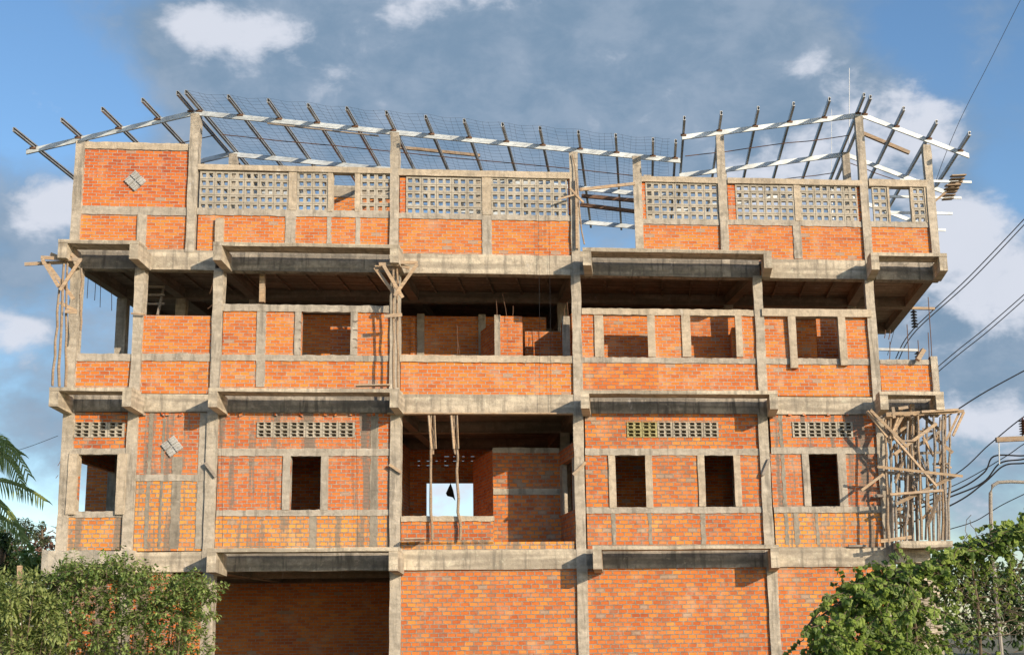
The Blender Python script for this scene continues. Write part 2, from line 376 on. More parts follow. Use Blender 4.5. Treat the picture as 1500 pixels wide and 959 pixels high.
def wall(x0, y0, x1, y1, m, holes=(), w=.07, th=.12, uz=None):
    u0, u1, z0, z1 = uz or rect(x0, y0, x1, y1)
    H = [rect(*h) if not uz else h for h in holes]
    us = sorted({u0, u1, *[c for h in H for c in h[:2]]}); zs = sorted({z0, z1, *[c for h in H for c in h[2:]]})
    us = [c for c in us if u0 <= c <= u1]; zs = [c for c in zs if z0 <= c <= z1]
    hit = lambda cu, cz: any(h[0] < cu < h[1] and h[2] < cz < h[3] for h in H)
    for ua, ub in zip(us, us[1:]):       # an opening over the full height splits the wall in two
        if all(hit((ua+ub)/2, (za+zb)/2) for za, zb in zip(zs, zs[1:])):
            if ua > u0+.01: wall(0, 0, 0, 0, m, H, w, th, (u0, ua, z0, z1))
            if ub < u1-.01: wall(0, 0, 0, 0, m, H, w, th, (ub, u1, z0, z1))
            return
    b = MB()
    for za, zb in zip(zs, zs[1:]):
        run = None
        for ua, ub in zip(us, us[1:]):
            cu, cz = (ua+ub)/2, (za+zb)/2
            if hit(cu, cz):
                if run: b.box(run[0], run[1], w, w+th, za, zb); run = None
            else: run = (run[0], ub) if run else (ua, ub)
        if run: b.box(run[0], run[1], w, w+th, za, zb)
    return part('brick_wall', m, b)

# main columns, per storey (pixel x, pixel y where measured, z0, z1)
for x, y, z0, z1 in ((112.5, 290, 10.30, 12.93), (282, 260, 10.30, 13.66), (577.5, 280, 9.9, 13.32), (842, 320, 9.9, 12.93), (935, 300, 10.34, 12.86),
                     (1061, 330, 9.9, 13.45), (1267, 290, 9.9, 14.03), (1366, 310, 10.3, 13.33)):
    column(x, y, z0, z1, .20 if y < 400 else .225)
for x, y in ((106, 480), (201, 480), (319, 430), (578, 480), (845, 480), (1111, 440), (1278, 480)): column(x, y, ZL[2]-.4, 9.93, .215)
column(1371, 560, ZL[2]-.02, 8.02, .17)
for x, y in ((98, 650), (192, 660), (310, 650), (579, 650), (849, 700), (1122, 700), (1295, 700)): column(x, y, ZL[1]-.45, 6.66, .23)
for x in (96, 186, 306, 579, 852, 1130, 1304): column(x, 815, 0, 3.2, .24)
# edge beams
M_beamd = concrete('ledge_shade_beam_concrete', (.50, .44, .35), (.20, .18, .15), .8, .65, .85)  # darker, more stained tone for beams behind ledges; deepens the ledge shadow in colour
def beam(x0, x1, z0, z1, wf=.015, wb=.3, y=400, m=None):
    u0, u1 = S(x0, y)[0], S(x1, y)[0]; b = MB(); b.box(u0, u1, wf, wb, z0, z1, .4, .007, .006); part('edge_beam', m or M_beam, b)
xs3 = (100, 205, 318, 580, 845, 1115, 1279, 1378)
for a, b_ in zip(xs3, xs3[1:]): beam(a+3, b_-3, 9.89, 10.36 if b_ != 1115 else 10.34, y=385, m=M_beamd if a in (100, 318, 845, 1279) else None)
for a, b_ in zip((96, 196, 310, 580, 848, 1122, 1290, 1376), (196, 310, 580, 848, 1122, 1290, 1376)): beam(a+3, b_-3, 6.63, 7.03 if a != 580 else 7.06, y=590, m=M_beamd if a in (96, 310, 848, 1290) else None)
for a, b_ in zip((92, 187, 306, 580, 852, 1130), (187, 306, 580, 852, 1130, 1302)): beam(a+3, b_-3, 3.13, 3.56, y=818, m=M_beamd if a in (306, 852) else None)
b = MB(); u0, _ = S(848, 358); u1, _ = S(1058, 358); b.box(u0, S(932, 358)[0], .35, .55, 10.36, 10.56, .5, .01); part('kerb_beam', M_beam, b)

# cantilevered ledges: a thin front strip carried by two brackets, open to the sky behind
def ledge(u0, u1, zt, P_=.8, bh=.42, bw=.2, strip=.54, name='ledge', left=True, right=True):
    b = MB(); b.box(u0, u1, -P_, -P_+strip, zt-.085, zt, .45, .006, .006); L_ = part(name, M_beam, b)
    for k, u in enumerate((u0, u1-bw)):
        if (k == 0 and not left) or (k == 1 and not right): continue
        br = MB(); j = .004
        br.hexa([(u+j, -P_+.006, zt-bh), (u+bw-j, -P_+.006, zt-bh), (u+bw-j, -P_+.006, zt-.087), (u+j, -P_+.006, zt-.087),
                 (u+j, .02, zt-bh-.05), (u+bw-j, .02, zt-bh-.05), (u+bw-j, .02, zt-.087), (u+j, .02, zt-.087)])
        part('bracket', M_beam, br, L_)
for x0, x1 in ((85, 203), (312, 584), (853, 1130), (1274, 1386)): ledge(S(x0, 355, -.8)[0], S(x1, 360, -.8)[0], 10.33)
for x0, x1 in ((72, 193), (305, 584), (850, 1139), (1288, 1382)): ledge(S(x0, 571, -.8)[0], S(x1, 571, -.8)[0], 7.03)
for x0, x1 in ((303, 583), (868, 1141)): ledge(S(x0, 803, -.8)[0], S(x1, 799, -.8)[0], 3.58, bh=.5)
# stub posts rising from the brackets
cbox('stub_post', 315, 320, 327, 365, -.02, .2, M_plank, .2, .006)
cbox('stub_post', 200, 314, 213, 362, .03, .2, M_col, .2, .008)

# --- storey four
wall(118, 212, 277, 306, B_topd)
wall(112, 310, 283, 368, B_top)
cbox('tie_beam', 112, 208, 279, 218, .04, .22, M_plank); cbox('tie_beam', 114, 302, 280, 314)
wall(288, 312, 574, 368, B_top); cbox('tie_beam', 287, 306, 574, 316)
for a, c in ((417, 432), (478, 484), (520, 527)): cbox('stiffener', a, 314, c, 362, .05 if c-a > 8 else .06)
cbox('tie_beam', 287, 243, 574, 251, .0, .24, M_plank, .3, .006)
wall(584, 318, 838, 374, B_top); cbox('tie_beam', 583, 313, 838, 321); cbox('stiffener', 706, 320, 720, 372)
cbox('tie_beam', 583, 250, 838, 259, .0, .24, M_plank, .3, .006)
wall(938, 325, 1060, 376, B_top); cbox('tie_beam', 940, 321, 1057, 328); cbox('tie_beam', 940, 259, 1057, 267, .0, .24, M_plank, .3, .006)
wall(1063, 326, 1272, 382, B_top); cbox('tie_beam', 1066, 322, 1263, 330); cbox('stiffener', 1163, 329, 1175, 378)
cbox('tie_beam', 1066, 262, 1263, 270, .0, .24, M_plank, .3, .006)
wall(1268, 328, 1364, 378, B_top); cbox('tie_beam', 1276, 324, 1362, 332); cbox('tie_beam', 1273, 263, 1362, 273, .0, .24, M_plank, .3, .006)
for x0, y0, x1, y1 in ((585, 259, 593, 313), (832, 259, 837, 313), (940.5, 267, 946, 321), (1052.5, 267, 1056, 321), (1067, 270, 1078, 322), (1257, 270, 1262.5, 323)):
    wall(x0, y0, x1, y1, B_topd)
for x0, y0, x1, y1 in ((422, 251, 434, 307), (480, 251, 487, 309), (519.5, 251, 527, 309), (706, 259, 719, 314), (1164, 270, 1173, 323), (1301, 273, 1304, 325), (1335, 273, 1338, 325), (1356, 273, 1361, 325)):
    cbox('stiffener', x0, y0, x1, y1, .03, .2, M_plank, .2, .008)
def screen(x0, y0, x1, y1, nx, ny=5):
    """breeze block screen: blocks of two square holes each with thin joints"""
    u0, u1, z0, z1 = rect(x0, y0, x1, y1); b = MB(); pu = (u1-u0)/nx; pz = (z1-z0)/ny; fu, fz = .21, .2
    for j in range(ny):
        for i in range(0, nx, 2):
            k = min(2, nx-i); a, c = u0+i*pu+.004, u0+(i+k)*pu-.004; lo, hi = z0+j*pz+.004, z0+(j+1)*pz-.004
            w0 = .05+random.uniform(-.004, .004); w1 = w0+.10
            b.box(a, c, w0, w1, lo, lo+pz*fz); b.box(a, c, w0, w1, hi-pz*fz, hi)
            xs = [a, a+pu*fu] + ([u0+(i+1)*pu-pu*fu*.85, u0+(i+1)*pu+pu*fu*.85] if k == 2 else []) + [c-pu*fu, c]
            for p, q in zip(xs[::2], xs[1::2]): b.box(p, q, w0+.002, w1-.002, lo+pz*fz, hi-pz*fz)
    part('breeze_block_screen', M_block, b)
screen(291, 251, 422, 308, 12); screen(434, 251, 480, 309, 4); screen(527, 252, 573, 310, 4)
screen(594, 259, 706, 314, 10); screen(719, 260, 831, 317, 10)
screen(946, 267, 1052.5, 322, 10); screen(1078, 270, 1164, 323, 8); screen(1173, 270, 1257, 324, 8)
screen(1279, 273, 1301, 325, 2); screen(1338, 274, 1356, 326, 2)
def diamond(cx, cy, r, rot):
    u, z = S(cx, cy); R = r/65.0; b = MB(); a0 = rot
    e1 = (cos(a0), sin(a0)); e2 = (-sin(a0), cos(a0)); s = R*.72
    def pt(i, j, w): return (u+e1[0]*i+e2[0]*j, w, z+e1[1]*i+e2[1]*j)
    for i in (-1, 1):
        for j in (-1, 1):
            a, c = (.012, s) if i > 0 else (-s, -.012); d, e = (.012, s) if j > 0 else (-s, -.012)
            b.hexa([pt(a, d, .03), pt(c, d, .03), pt(c, e, .03), pt(a, e, .03), pt(a, d, .1), pt(c, d, .1), pt(c, e, .1), pt(a, e, .1)])
            ci, cj = (a+c)/2, (d+e)/2
            for t in (-.33, 0, .33):       # louvre fins
                b.hexa([pt(ci-s*.4, cj+s*t-.012, .012), pt(ci+s*.4, cj+s*t-.012, .012), pt(ci+s*.4, cj+s*t+.012, .012), pt(ci-s*.4, cj+s*t+.012, .012),
                        pt(ci-s*.4, cj+s*t-.012, .04), pt(ci+s*.4, cj+s*t-.012, .04), pt(ci+s*.4, cj+s*t+.012, .04), pt(ci-s*.4, cj+s*t+.012, .04)])
    b.box(u-R*.5, u+R*.5, .06, .11, z-R*.5, z+R*.5)
    part('diamond_vent', concrete('vent_mortar', (.52, .52, .50), (.34, .34, .33), .3, 0, .1), b)
diamond(197, 264, 16, radians(45)); diamond(251, 653, 15.5, radians(38))

# --- storey three
def opening(x0, y0, x1, y1, jl=10, jr=10, par_top=None, m=None, ext=(0, 0), wf=.035):
    """cast jambs around a window opening"""
    m = m or M_plank
    cbox('window_jamb', x0-jl, y0, x0, y1+ext[0], wf, .2, m, .25, .005)
    cbox('window_jamb', x1, y0, x1+jr, y1+ext[1], wf, .2, m, .25, .005)
wall(108, 525, 193, 568, B_mid); cbox('tie_beam', 109, 517, 193, 528)
wall(207, 461, 313, 521, B_top); wall(205, 525, 311, 575, B_mid); cbox('tie_beam', 206, 517, 312, 528)
wall(325, 453, 573, 521, B_top, [(440, 455, 513, 540)]); wall(322, 525, 574, 570, B_mid)
cbox('lintel', 324, 446, 573, 456, .03, .22); cbox('tie_beam', 323, 519, 573, 528); cbox('stiffener', 375, 455, 388, 520); cbox('stiffener', 374, 527, 387, 566)
opening(440, 455, 513, 519, 9, 10, m=M_band)
wall(586, 527, 839, 577, B_mid); cbox('tie_beam', 585, 520, 840, 530, .03, .2, M_plank)
wall(852, 459, 1107, 526, B_top, [(884, 450, 949, 540), (1012, 450, 1078, 540)]); wall(852, 527, 1112, 575, B_mid)
part_w = wall(852, 530, 965, 572, B_dirty, w=.062, th=.02)
cbox('lintel', 852, 452, 1107, 461, .03, .22, M_plank); cbox('tie_beam', 853, 523, 1110, 531)
opening(884, 461, 949, 522, 13, 11); opening(1012, 461, 1078, 522, 13, 10)
wall(1118, 462, 1275, 527, B_top, [(1167, 450, 1229, 540)]); wall(1120, 528, 1280, 579, B_mid)
cbox('lintel', 1116, 453, 1276, 464, -.05, .22, M_plank, .3, .004); cbox('tie_beam', 1119, 524, 1279, 533)
opening(1167, 464, 1229, 523, 11, 11, ext=(16, 12), wf=-.045)
wall(1291, 530, 1367, 572, B_mid); cbox('tie_beam', 1290, 526, 1372, 533)

# --- storey two
def vent(x0, y0, x1, y1, n, m=None, pan=None):
    """row of hooded louvre blocks; each block shows 2 x 4 slots"""
    u0, u1, z0, z1 = rect(x0, y0, x1, y1); pu = (u1-u0)/n; pz = (z1-z0)/2; b = MB()
    for j in range(2):
        for i in range(n):
            a, c = u0+i*pu+.005, u0+(i+1)*pu-.005; lo, hi = z0+j*pz+.004, z0+(j+1)*pz-.004
            w0 = .045; w1 = .17; st = pu*.12; hh = hi-lo
            for p, q in ((a, a+st), ((a+c)/2-st*.6, (a+c)/2+st*.6), (c-st, c)): b.box(p, q, w0, w1, lo, hi)
            for p, q in ((a+st, (a+c)/2-st*.6), ((a+c)/2+st*.6, c-st)):
                for t0, t1 in ((0, .13), (.40, .59), (.86, 1.0)): b.box(p, q, w0+.003, w1-.01, lo+hh*t0, lo+hh*t1)
                for t1 in (.58, 1.0):   # hood
                    b.hexa([(p, w0-.03, lo+hh*(t1-.10)), (q, w0-.03, lo+hh*(t1-.10)), (q, w0-.03, lo+hh*(t1-.04)), (p, w0-.03, lo+hh*(t1-.04)),
                            (p, w0+.004, lo+hh*(t1-.06)), (q, w0+.004, lo+hh*(t1-.06)), (q, w0+.004, lo+hh*(t1-.005)), (p, w0+.004, lo+hh*(t1-.005))])
    part('louvre_vent', m or M_block, b)
wall(104, 603, 188, 660, B_right, [(107, 617, 181, 640)]); vent(107, 617, 181, 640, 3)
wall(100, 655, 187, 752, B_right, [(112, 655, 171, 760)]); wall(97, 750, 184, 805, B_lowbig)
cbox('lintel', 98, 656, 189, 665, .02, .22); cbox('tie_beam', 97, 748, 184, 757); opening(112, 664, 171, 748, 13, 13, wf=-.03, ext=(5, 5))
wall(199, 603, 306, 697, B_low); wall(196, 700, 304, 806, B_lowbig); cbox('tie_beam', 198, 694, 304, 704); cbox('stiffener', 288, 604, 302, 803, .055, .19)
wall(318, 603, 573, 660, B_low, [(375, 617, 519, 640)]); vent(375, 617, 519, 640, 6)
wall(317, 662, 573, 750, B_low, [(424, 655, 469, 760)]); wall(314, 752, 573, 806, B_lowbig)
cbox('lintel', 318, 656, 573, 667, .045, .2); cbox('tie_beam', 316, 746, 573, 755); opening(424, 667, 469, 746, 11, 11, m=M_band)
wall(857, 603, 1116, 660, B_right, [(918, 617, 1053, 640)]); vent(918, 617, 963, 640, 2, M_blocky); vent(963, 617, 1053, 640, 4)
wall(858, 662, 1119, 747, B_right, [(902, 655, 946, 760), (1033, 655, 1076, 760)]); wall(860, 748, 1124, 803, B_right)
cbox('lintel', 857, 656, 1117, 666, .045, .2); cbox('tie_beam', 859, 742, 1122, 751); opening(902, 666, 946, 743, 10, 10); opening(1033, 666, 1076, 741, 10, 10)
wall(1129, 603, 1290, 660, B_low, [(1161, 617, 1250, 640)]); vent(1161, 617, 1250, 640, 4)
wall(1131, 662, 1294, 747, B_low, [(1187, 655, 1229, 760)]); wall(1136, 748, 1296, 803, B_lowbig)
cbox('lintel', 1130, 655, 1291, 664, .045, .2); cbox('tie_beam', 1134, 741, 1294, 750); opening(1187, 664, 1229, 741, 10, 12, m=M_band)
for x0, y0, x1, y1 in ((213, 604, 219, 803), (249, 668, 263, 803), (541, 604, 553, 800), (233, 612, 237, 803), (463, 667, 0, 0), (452, 755, 462, 802), (1027, 751, 1034, 797), (896, 751, 902, 797), (950, 751, 955, 797), (1164, 750, 1171, 797), (1146, 604, 1151, 797), (1196, 750, 1200, 797)):
    if x1: cbox('mortar_strip', x0, y0, x1, y1, .062, .16, M_streak, .07, .016, .003)
# loggia with balcony parapet
wall(587, 760, 722, 797, B_lowbig); wall(587, 763, 722, 790, B_right, w=.063, th=.02); wall(587, 793, 842, 807, B_lowbig); cbox('tie_beam', 587, 755, 723, 763, .03, .2, M_plank)
# ground storey
wall(585, 835, 1300, 1040, B_right, [], uz=(S(587, 850)[0], S(1302, 850)[0], 0, 3.14)); 
wall(97, 835, 304, 1040, B_low, uz=(S(97, 850)[0], S(250, 850)[0], 0, 3.14))

# --- inside: slabs, beams, back walls, rooms
UL, UR = S(100, 560)[0], S(1295, 700)[0]
def slab(u0, u1, w0, w1, z0, z1):
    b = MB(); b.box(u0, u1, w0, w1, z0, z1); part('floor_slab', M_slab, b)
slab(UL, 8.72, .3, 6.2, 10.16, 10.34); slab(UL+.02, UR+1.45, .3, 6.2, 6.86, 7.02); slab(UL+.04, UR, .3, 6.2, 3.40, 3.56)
UC = [S(x, 480)[0] for x in (106, 201, 319, 578, 845, 1111, 1278)]
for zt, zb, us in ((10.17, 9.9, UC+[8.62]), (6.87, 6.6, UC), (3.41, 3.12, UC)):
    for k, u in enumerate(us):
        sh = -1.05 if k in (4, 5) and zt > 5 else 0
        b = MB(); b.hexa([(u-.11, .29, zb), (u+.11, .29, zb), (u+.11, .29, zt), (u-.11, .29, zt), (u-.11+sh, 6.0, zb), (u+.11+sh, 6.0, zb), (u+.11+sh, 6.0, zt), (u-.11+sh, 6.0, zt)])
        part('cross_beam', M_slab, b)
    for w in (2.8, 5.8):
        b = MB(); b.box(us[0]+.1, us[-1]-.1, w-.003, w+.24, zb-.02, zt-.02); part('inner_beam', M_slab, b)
b = MB()
for i in range(26):      # rough board-marked joists under the top slab
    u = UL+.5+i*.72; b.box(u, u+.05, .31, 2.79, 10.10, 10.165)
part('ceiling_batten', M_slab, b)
for (z0, z1) in ((7.02, 9.89), (3.56, 6.59)):
    for k, u in enumerate(UC):
        for w in (2.8, 5.8):
            if k in (4, 5): u_ = u-1.05*w/6
            else: u_ = u
            if k == 3 and (w < 5 or z0 < 5): continue      # this bay is one deep open room
            b = MB(); b.box(u_-.12, u_+.12, w-.006, w+.22, z0, z1); part('inner_column', M_col, b)
def bw(u0, u1, w, z0, z1, holes=(), m=None, th=.12): return wall(0, 0, 0, 0, m or B_in, holes, w, th, uz=(u0, u1, z0, z1))
bw(UC[2]+.7, UR-.1, 2.95, 7.02, 9.55, [(S(800, 480, 2.95)[0], S(835, 480, 2.95)[0], 7.0, 9.6)])
bw(UC[1], UR-.1, 5.95, 7.02, 9.9)
bw(UC[3], UR-.1, 5.97, 9.9, 10.15)
for x in (616, 706):
    b = MB(); u = S(x, 480, 2.9)[0]; b.box(u-.09, u+.09, 2.90, 2.96, 7.05, 9.6); part('inner_stiffener', M_col, b)
# low brick partition inside the third-storey loggia
def pw(p0, p1, z0, z1, th=.12, m=None, parent=None, name='partition_wall'):
    """wall between two plan points (u, w)"""
    (ua, wa), (ub, wb) = p0, p1; d = Vector((ub-ua, wb-wa)); d.normalize(); n = Vector((-d.y, d.x))*th
    b = MB(); c = [(ua, wa), (ub, wb), (ub+n.x, wb+n.y), (ua+n.x, wa+n.y)]
    lens = [0, (Vector(p1)-Vector(p0)).length]
    L_ = lens[1]
    def q(pts, uv): b.face([X(*p) for p in pts], uv)
    q([(*c[0], z0), (*c[1], z0), (*c[1], z1), (*c[0], z1)], [(0, z0), (L_, z0), (L_, z1), (0, z1)])
    q([(*c[2], z0), (*c[3], z0), (*c[3], z1), (*c[2], z1)], [(L_, z0), (0, z0), (0, z1), (L_, z1)])
    q([(*c[1], z0), (*c[2], z0), (*c[2], z1), (*c[1], z1)], [(0, z0), (th, z0), (th, z1), (0, z1)])
    q([(*c[3], z0), (*c[0], z0), (*c[0], z1), (*c[3], z1)], [(0, z0), (th, z0), (th, z1), (0, z1)])
    q([(*c[0], z1), (*c[1], z1), (*c[2], z1), (*c[3], z1)], [(0, 0), (L_, 0), (L_, th), (0, th)])
    q([(*c[3], z0), (*c[2], z0), (*c[1], z0), (*c[0], z0)], [(0, 0), (L_, 0), (L_, th), (0, th)])
    return part(name, m or B_in, b)
u_a = S(733, 490, 1.2)[0]; u_b = S(765, 490, 1.2)[0]; ztop = S(750, 463, 1.2)[1]
pw((u_a, 1.2), (u_b, 1.2), 7.02, ztop, .12, B_top)
pw((S(704, 480, 2.7)[0], 2.7), (u_a-.06, 1.25), 7.02, ztop-.05)
b = MB(); b.box(u_a-.14, u_a, 1.16, 1.36, 7.02, ztop+.02, .3, .006); part('inner_column', M_col, b)
pw((u_b, 2.0), (S(822, 490, 2.0)[0], 2.0), 7.02, S(790, 485, 2.0)[1], .12, B_top)
pw((S(822, 490, 2.0)[0], 2.0), (S(838, 490, .9)[0], .9), 7.02, S(830, 465, 1.4)[1], .12, B_in)
b = MB(); u = S(829, 490, .9)[0]; b.box(u-.08, u+.1, .75, .93, 7.02, S(829, 465, .9)[1]); part('inner_column', M_col, b)
# room dividers of the third storey
for u, z1 in ((UC[3], 9.5), (UC[5]-.5, 8.75), (UR-.13, 8.6)): pw((u, .35) if u != UC[3] else (u, 2.9), (u, 2.9) if u != UC[3] else (u, 5.9), 7.02, z1)
pw((.3, 1.12), (S(1100, 480, 1.12)[0], 1.12), 7.02, 9.28, .12, B_top); pw((S(1196, 480, 1.12)[0], 1.12), (UR-.15, 1.12), 7.02, 9.28, .12, B_top)
pw((S(484, 480, 1.0)[0], 1.0), (S(516, 480, 1.0)[0], 1.0), 7.02, S(500, 478, 1.0)[1], .12, B_top)
random.seed(11)
for x in (208, 236, 242, 262, 304, 332, 350, 402, 438, 474, 490, 512, 545, 1133, 1155, 1176, 1212, 1240):      # odd bricks left sticking out under the beam
    u, z = S(x, 608, 0); b = MB(); q = random.uniform(-.03, .03); l = random.uniform(.05, .08)
    b.hexa([(u, .01, z+q), (u+l, .02, z-q), (u+l, .02, z-q+.05), (u, .01, z+q+.05), (u, .08, z), (u+l, .08, z), (u+l, .08, z+.05), (u, .08, z+.05)]); part('protruding_brick', B_topd, b)
# second storey rooms
pw((UL+.05, .3), (UL+.05, 2.9), 5.62, 6.6)
pw((UC[2]+.1, 5.9), (UC[2]+.1, .3), 3.56, 6.6); pw((UC[3]-.75, 5.9), (UC[3]-.75, .3), 3.56, 6.6)
hx = S(624, 720, 5.95)[0], S(693, 720, 5.95)[0]; hz = S(650, 757, 5.95)[1], S(650, 707, 5.95)[1]
vx = [S(598+i*13, 670, 5.95)[0] for i in range(8)]; vz = S(650, 668, 5.95)[1]
holes = [(hx[0], hx[1], min(hz), max(hz))]
for i, vv in enumerate(vx):
    for k in range(3):
        if random.random() < .7: holes.append((vv, vv+random.uniform(.06, .14), vz-.008-k*.12, vz+.012-k*.12))
for i in (1, 4, 7): holes.append((vx[i]+.05, vx[i]+.11, vz+.22, vz+.36))
bw(UC[3]-.7, UR-.1, 5.95, 3.56, 6.6, holes)
bw(UC[2], UC[3]-.7, 5.95, 3.56, 6.6)
bw(S(123, 700, 2.8)[0], UC[2], 2.95, 3.56, 6.6)
bw(UC[4]+.1, UR-.1, 3.1, 3.56, 6.6)
bw(UC[2], UC[3]-.76, 2.2, 3.56, 6.6)
pw((UR-.13, .3), (UR-.13, 6), 3.56, 6.6)
ra = S(722, 700, 1.9)[0]; rb = S(820, 700, 1.9)[0]; rz = S(770, 656, 1.9)[1]
pw((ra, 1.9), (rb, 1.9), 3.56, rz, .12, B_right)
b = MB(); b.box(ra, rb, 1.87, 2.0, rz-.12, rz+.005, .3, .006); b.box(ra+.01, rb, 1.87, 2.0, S(770, 724, 1.9)[1], S(770, 715, 1.9)[1], .3, .006); part('inner_tie_beam', M_col, b)
pw((S(693, 700, 4.1)[0], 4.1), (ra+.02, 1.92), 3.56, rz-.03)
# side wall of the recess with its window
def lerp2(t): a, c = (rb, 1.9), (S(841, 700, .24)[0], .24); return (a[0]+(c[0]-a[0])*t, a[1]+(c[1]-a[1])*t)
zt_, zs_ = S(828, 675, 1.0)[1], S(828, 750, 1.0)[1]
pw(lerp2(0), lerp2(1), 3.56, zs_, .12, B_right); pw(lerp2(0), lerp2(.18), zs_, zt_, .12, M_col); pw(lerp2(.86), lerp2(1), zs_, zt_, .12, M_col); pw(lerp2(0), lerp2(1), zt_, 6.0, .12, B_right)
# ground storey darkness behind the open bay: its own back wall
bw(UC[1], UC[3], 5.5, 0, 3.1)
pw((S(250, 850)[0], .3), (S(250, 850)[0], 2.9), 0, 3.1)
# balcony slab on the right
b = MB(); b.box(UR+.1, UR+1.35, -.75, .6, 3.50, 3.64, .3, .01); part('balcony_slab', M_beam, b)
b = MB(); b.box(UR+.12, UR+.95, -.1, .55, 3.2, 3.49, .3, .01); part('balcony_beam', M_beam, b)
b = MB(); b.box(UR+.3, UR+1.15, .2, .5, 0, 3.2, .3, .01); part('balcony_pier', M_beam, b)
b = MB(); b.box(S(62, 820, -.3)[0], S(190, 820, -.3)[0], -.35, .3, S(120, 842, -.3)[1], S(120, 806, -.3)[1], .15, .03); part('broken_plinth', M_block, b)
# brick and concrete at the back of the top storey
ub0, zb1 = S(478, 275, 5.2); ub1, _ = S(590, 275, 5.2)
bw(ub0, ub1, 5.2, 10.34, S(500, 289, 5.2)[1], m=B_top)
b = MB(); b.box(ub0, ub1, 5.17, 5.35, S(500, 289, 5.2)[1], S(500, 272, 5.2)[1], .3, .008); part('back_beam', M_beam, b)
for x, y, w in ((338, 224, 2.8), (478, 262, 5.2), (1236, 222, 2.8), (945, 255, 2.8), (700, 252, 2.8), (1056, 250, 2.8)):
    u, z = S(x+3, y, w); b = MB(); b.box(u-.1, u+.1, w, w+.2, 10.34, z-.02, .4, .006); part('back_column', M_col, b)
# low back parapet seen through the breeze blocks
bw(S(392, 300, 4.6)[0], S(450, 300, 4.6)[0], 4.6, 10.34, 11.3, m=B_top)

# --- roof steel
def chan(parent, p, q, hgt=.118, dep=.055, m=None, name='rafter'):
    """C channel rafter: web towards the street, two lips"""
    b = MB(); (ua, wa, za), (ub, wb, zb) = p, q
    for (o0, o1, d0, d1) in ((-hgt, 0, 0, .008), (-.012, 0, .008, dep), (-hgt, -hgt+.012, .008, dep)):
        b.hexa([(ua, wa+d0, za+o0), (ub, wb+d0, zb+o0), (ub, wb+d0, zb+o1), (ua, wa+d0, za+o1), (ua, wa+d1, za+o0), (ub, wb+d1, zb+o0), (ub, wb+d1, zb+o1), (ua, wa+d1, za+o1)])
    return part(name, m or M_steel, b)
def zroof(u):
    pts = [(-12.7, 12.68), (-8.9, 13.75), (2.66, 12.83)] if u <= 2.64 else [(2.6, 13.42), (7.2, 14.13), (9.95, 13.1)]
    for (a, za), (c, zc) in zip(pts, pts[1:]):
        if a <= u <= c: return za+(zc-za)*(u-a)/(c-a)
    return pts[-1][1] if u > pts[-1][0] else pts[0][1]
for w in (.02, 2.85, 5.85):
    for (a, c) in ((-12.64, -8.9), (-8.9, -2.9), (-2.9, 2.62), (2.68, 7.2), (7.2, 9.87)):
        off = random.uniform(-.008, .008)
        chan(None, (a+(.004 if a > -12 else 0), w+off, zroof(a+.001)), (c-.004, w+off, zroof(c-.001)))
for a, c, m in ((-7.2, -4.6, M_grey),): 
    b = MB(); b.bar(X(a, 0, zroof(a)-.16), X(c, 0, zroof(c)-.2), .04, .03); part('timber_strip', m, b)
PU = [-12.49, -11.5, -10.6, -9.73, -8.98, -8.78, -7.84, -6.94, -6.05, -5.16, -4.26, -3.36, -2.47, -1.58, -.71, .19, 1.07, 1.95, 2.49, 2.72, 3.61, 4.51, 5.38, 6.26, 7.12, 7.29, 8.08, 8.88, 9.66]
for u in PU:
    b = MB(); z = zroof(u)+.012; w1 = 6.5 + random.uniform(-.1, .15); w0 = -.93+random.uniform(-.05, .05); t = .028
    for (a0, a1, h0, h1) in ((-t, -t+.008, 0, .10), (-t+.008, t, 0, .008), (-t+.008, t, .092, .10), (t-.008, t, .008, .03), (t-.008, t, .07, .092)):
        b.hexa([(u+a0, w0, z+h0), (u+a1, w0, z+h0), (u+a1, w0, z+h1), (u+a0, w0, z+h1), (u+a0, w1, z+h0), (u+a1, w1, z+h0), (u+a1, w1, z+h1), (u+a0, w1, z+h1)])
    part('purlin', M_purl, b)
for u in PU[1:-1]:       # welded cleats on the front rafter
    pass
for u in PU:
    b = MB(); z = zroof(u); b.hexa([(u-.07, -.0, z-.035), (u+.07, 0, z-.035), (u+.07, 0, z+.01), (u-.07, 0, z+.01), (u-.07, .06, z-.035), (u+.07, .06, z-.035), (u+.07, .06, z+.01), (u-.07, .06, z+.01)]); part('weld_cleat', M_rust, b)
# sag rods
for (ua, wa, ub, wb) in ((-12.1, 1.6, -8.9, 1.6), (-8.7, 1.5, 2.45, 1.5), (2.8, 1.5, 7.1, 1.5), (7.3, 3.4, 9.3, 3.4), (2.8, 4.4, 7.1, 4.4)):
    b = MB(); n = 8
    b.path([X(ua+(ub-ua)*i/n, wa, zroof(ua+(ub-ua)*i/n)-.02-random.uniform(0, .03)) for i in range(n+1)], .012, 4); part('sag_rod', M_rust, b)
# insulation netting
b = MB(); u0, u1 = -8.75, 2.35
nd = 58
def zn(u, w):
    k = min(abs(u-p) for p in PU); return zroof(max(min(u, 2.3), -8.75))+.125-.055*min(1, k/.44) - .03*max(0, -w-.5)
for i in range(nd+1):
    u = u0+(u1-u0)*i/nd; pts = []
    for k in range(9):
        w = -.95+7.3*k/8; pts.append(X(u+.05*sin(i*1.7+k*.8), w, zn(u, w)))
    b.path(pts, .0026, 3)
for k in range(34):
    w = -.95+7.3*k/33
    b.path([X(u0+(u1-u0)*i/75, w+.03*sin(i*.3+k), zn(u0+(u1-u0)*i/75, w)) for i in range(76)], .0026, 3)
part('wire_netting', M_mesh, b)

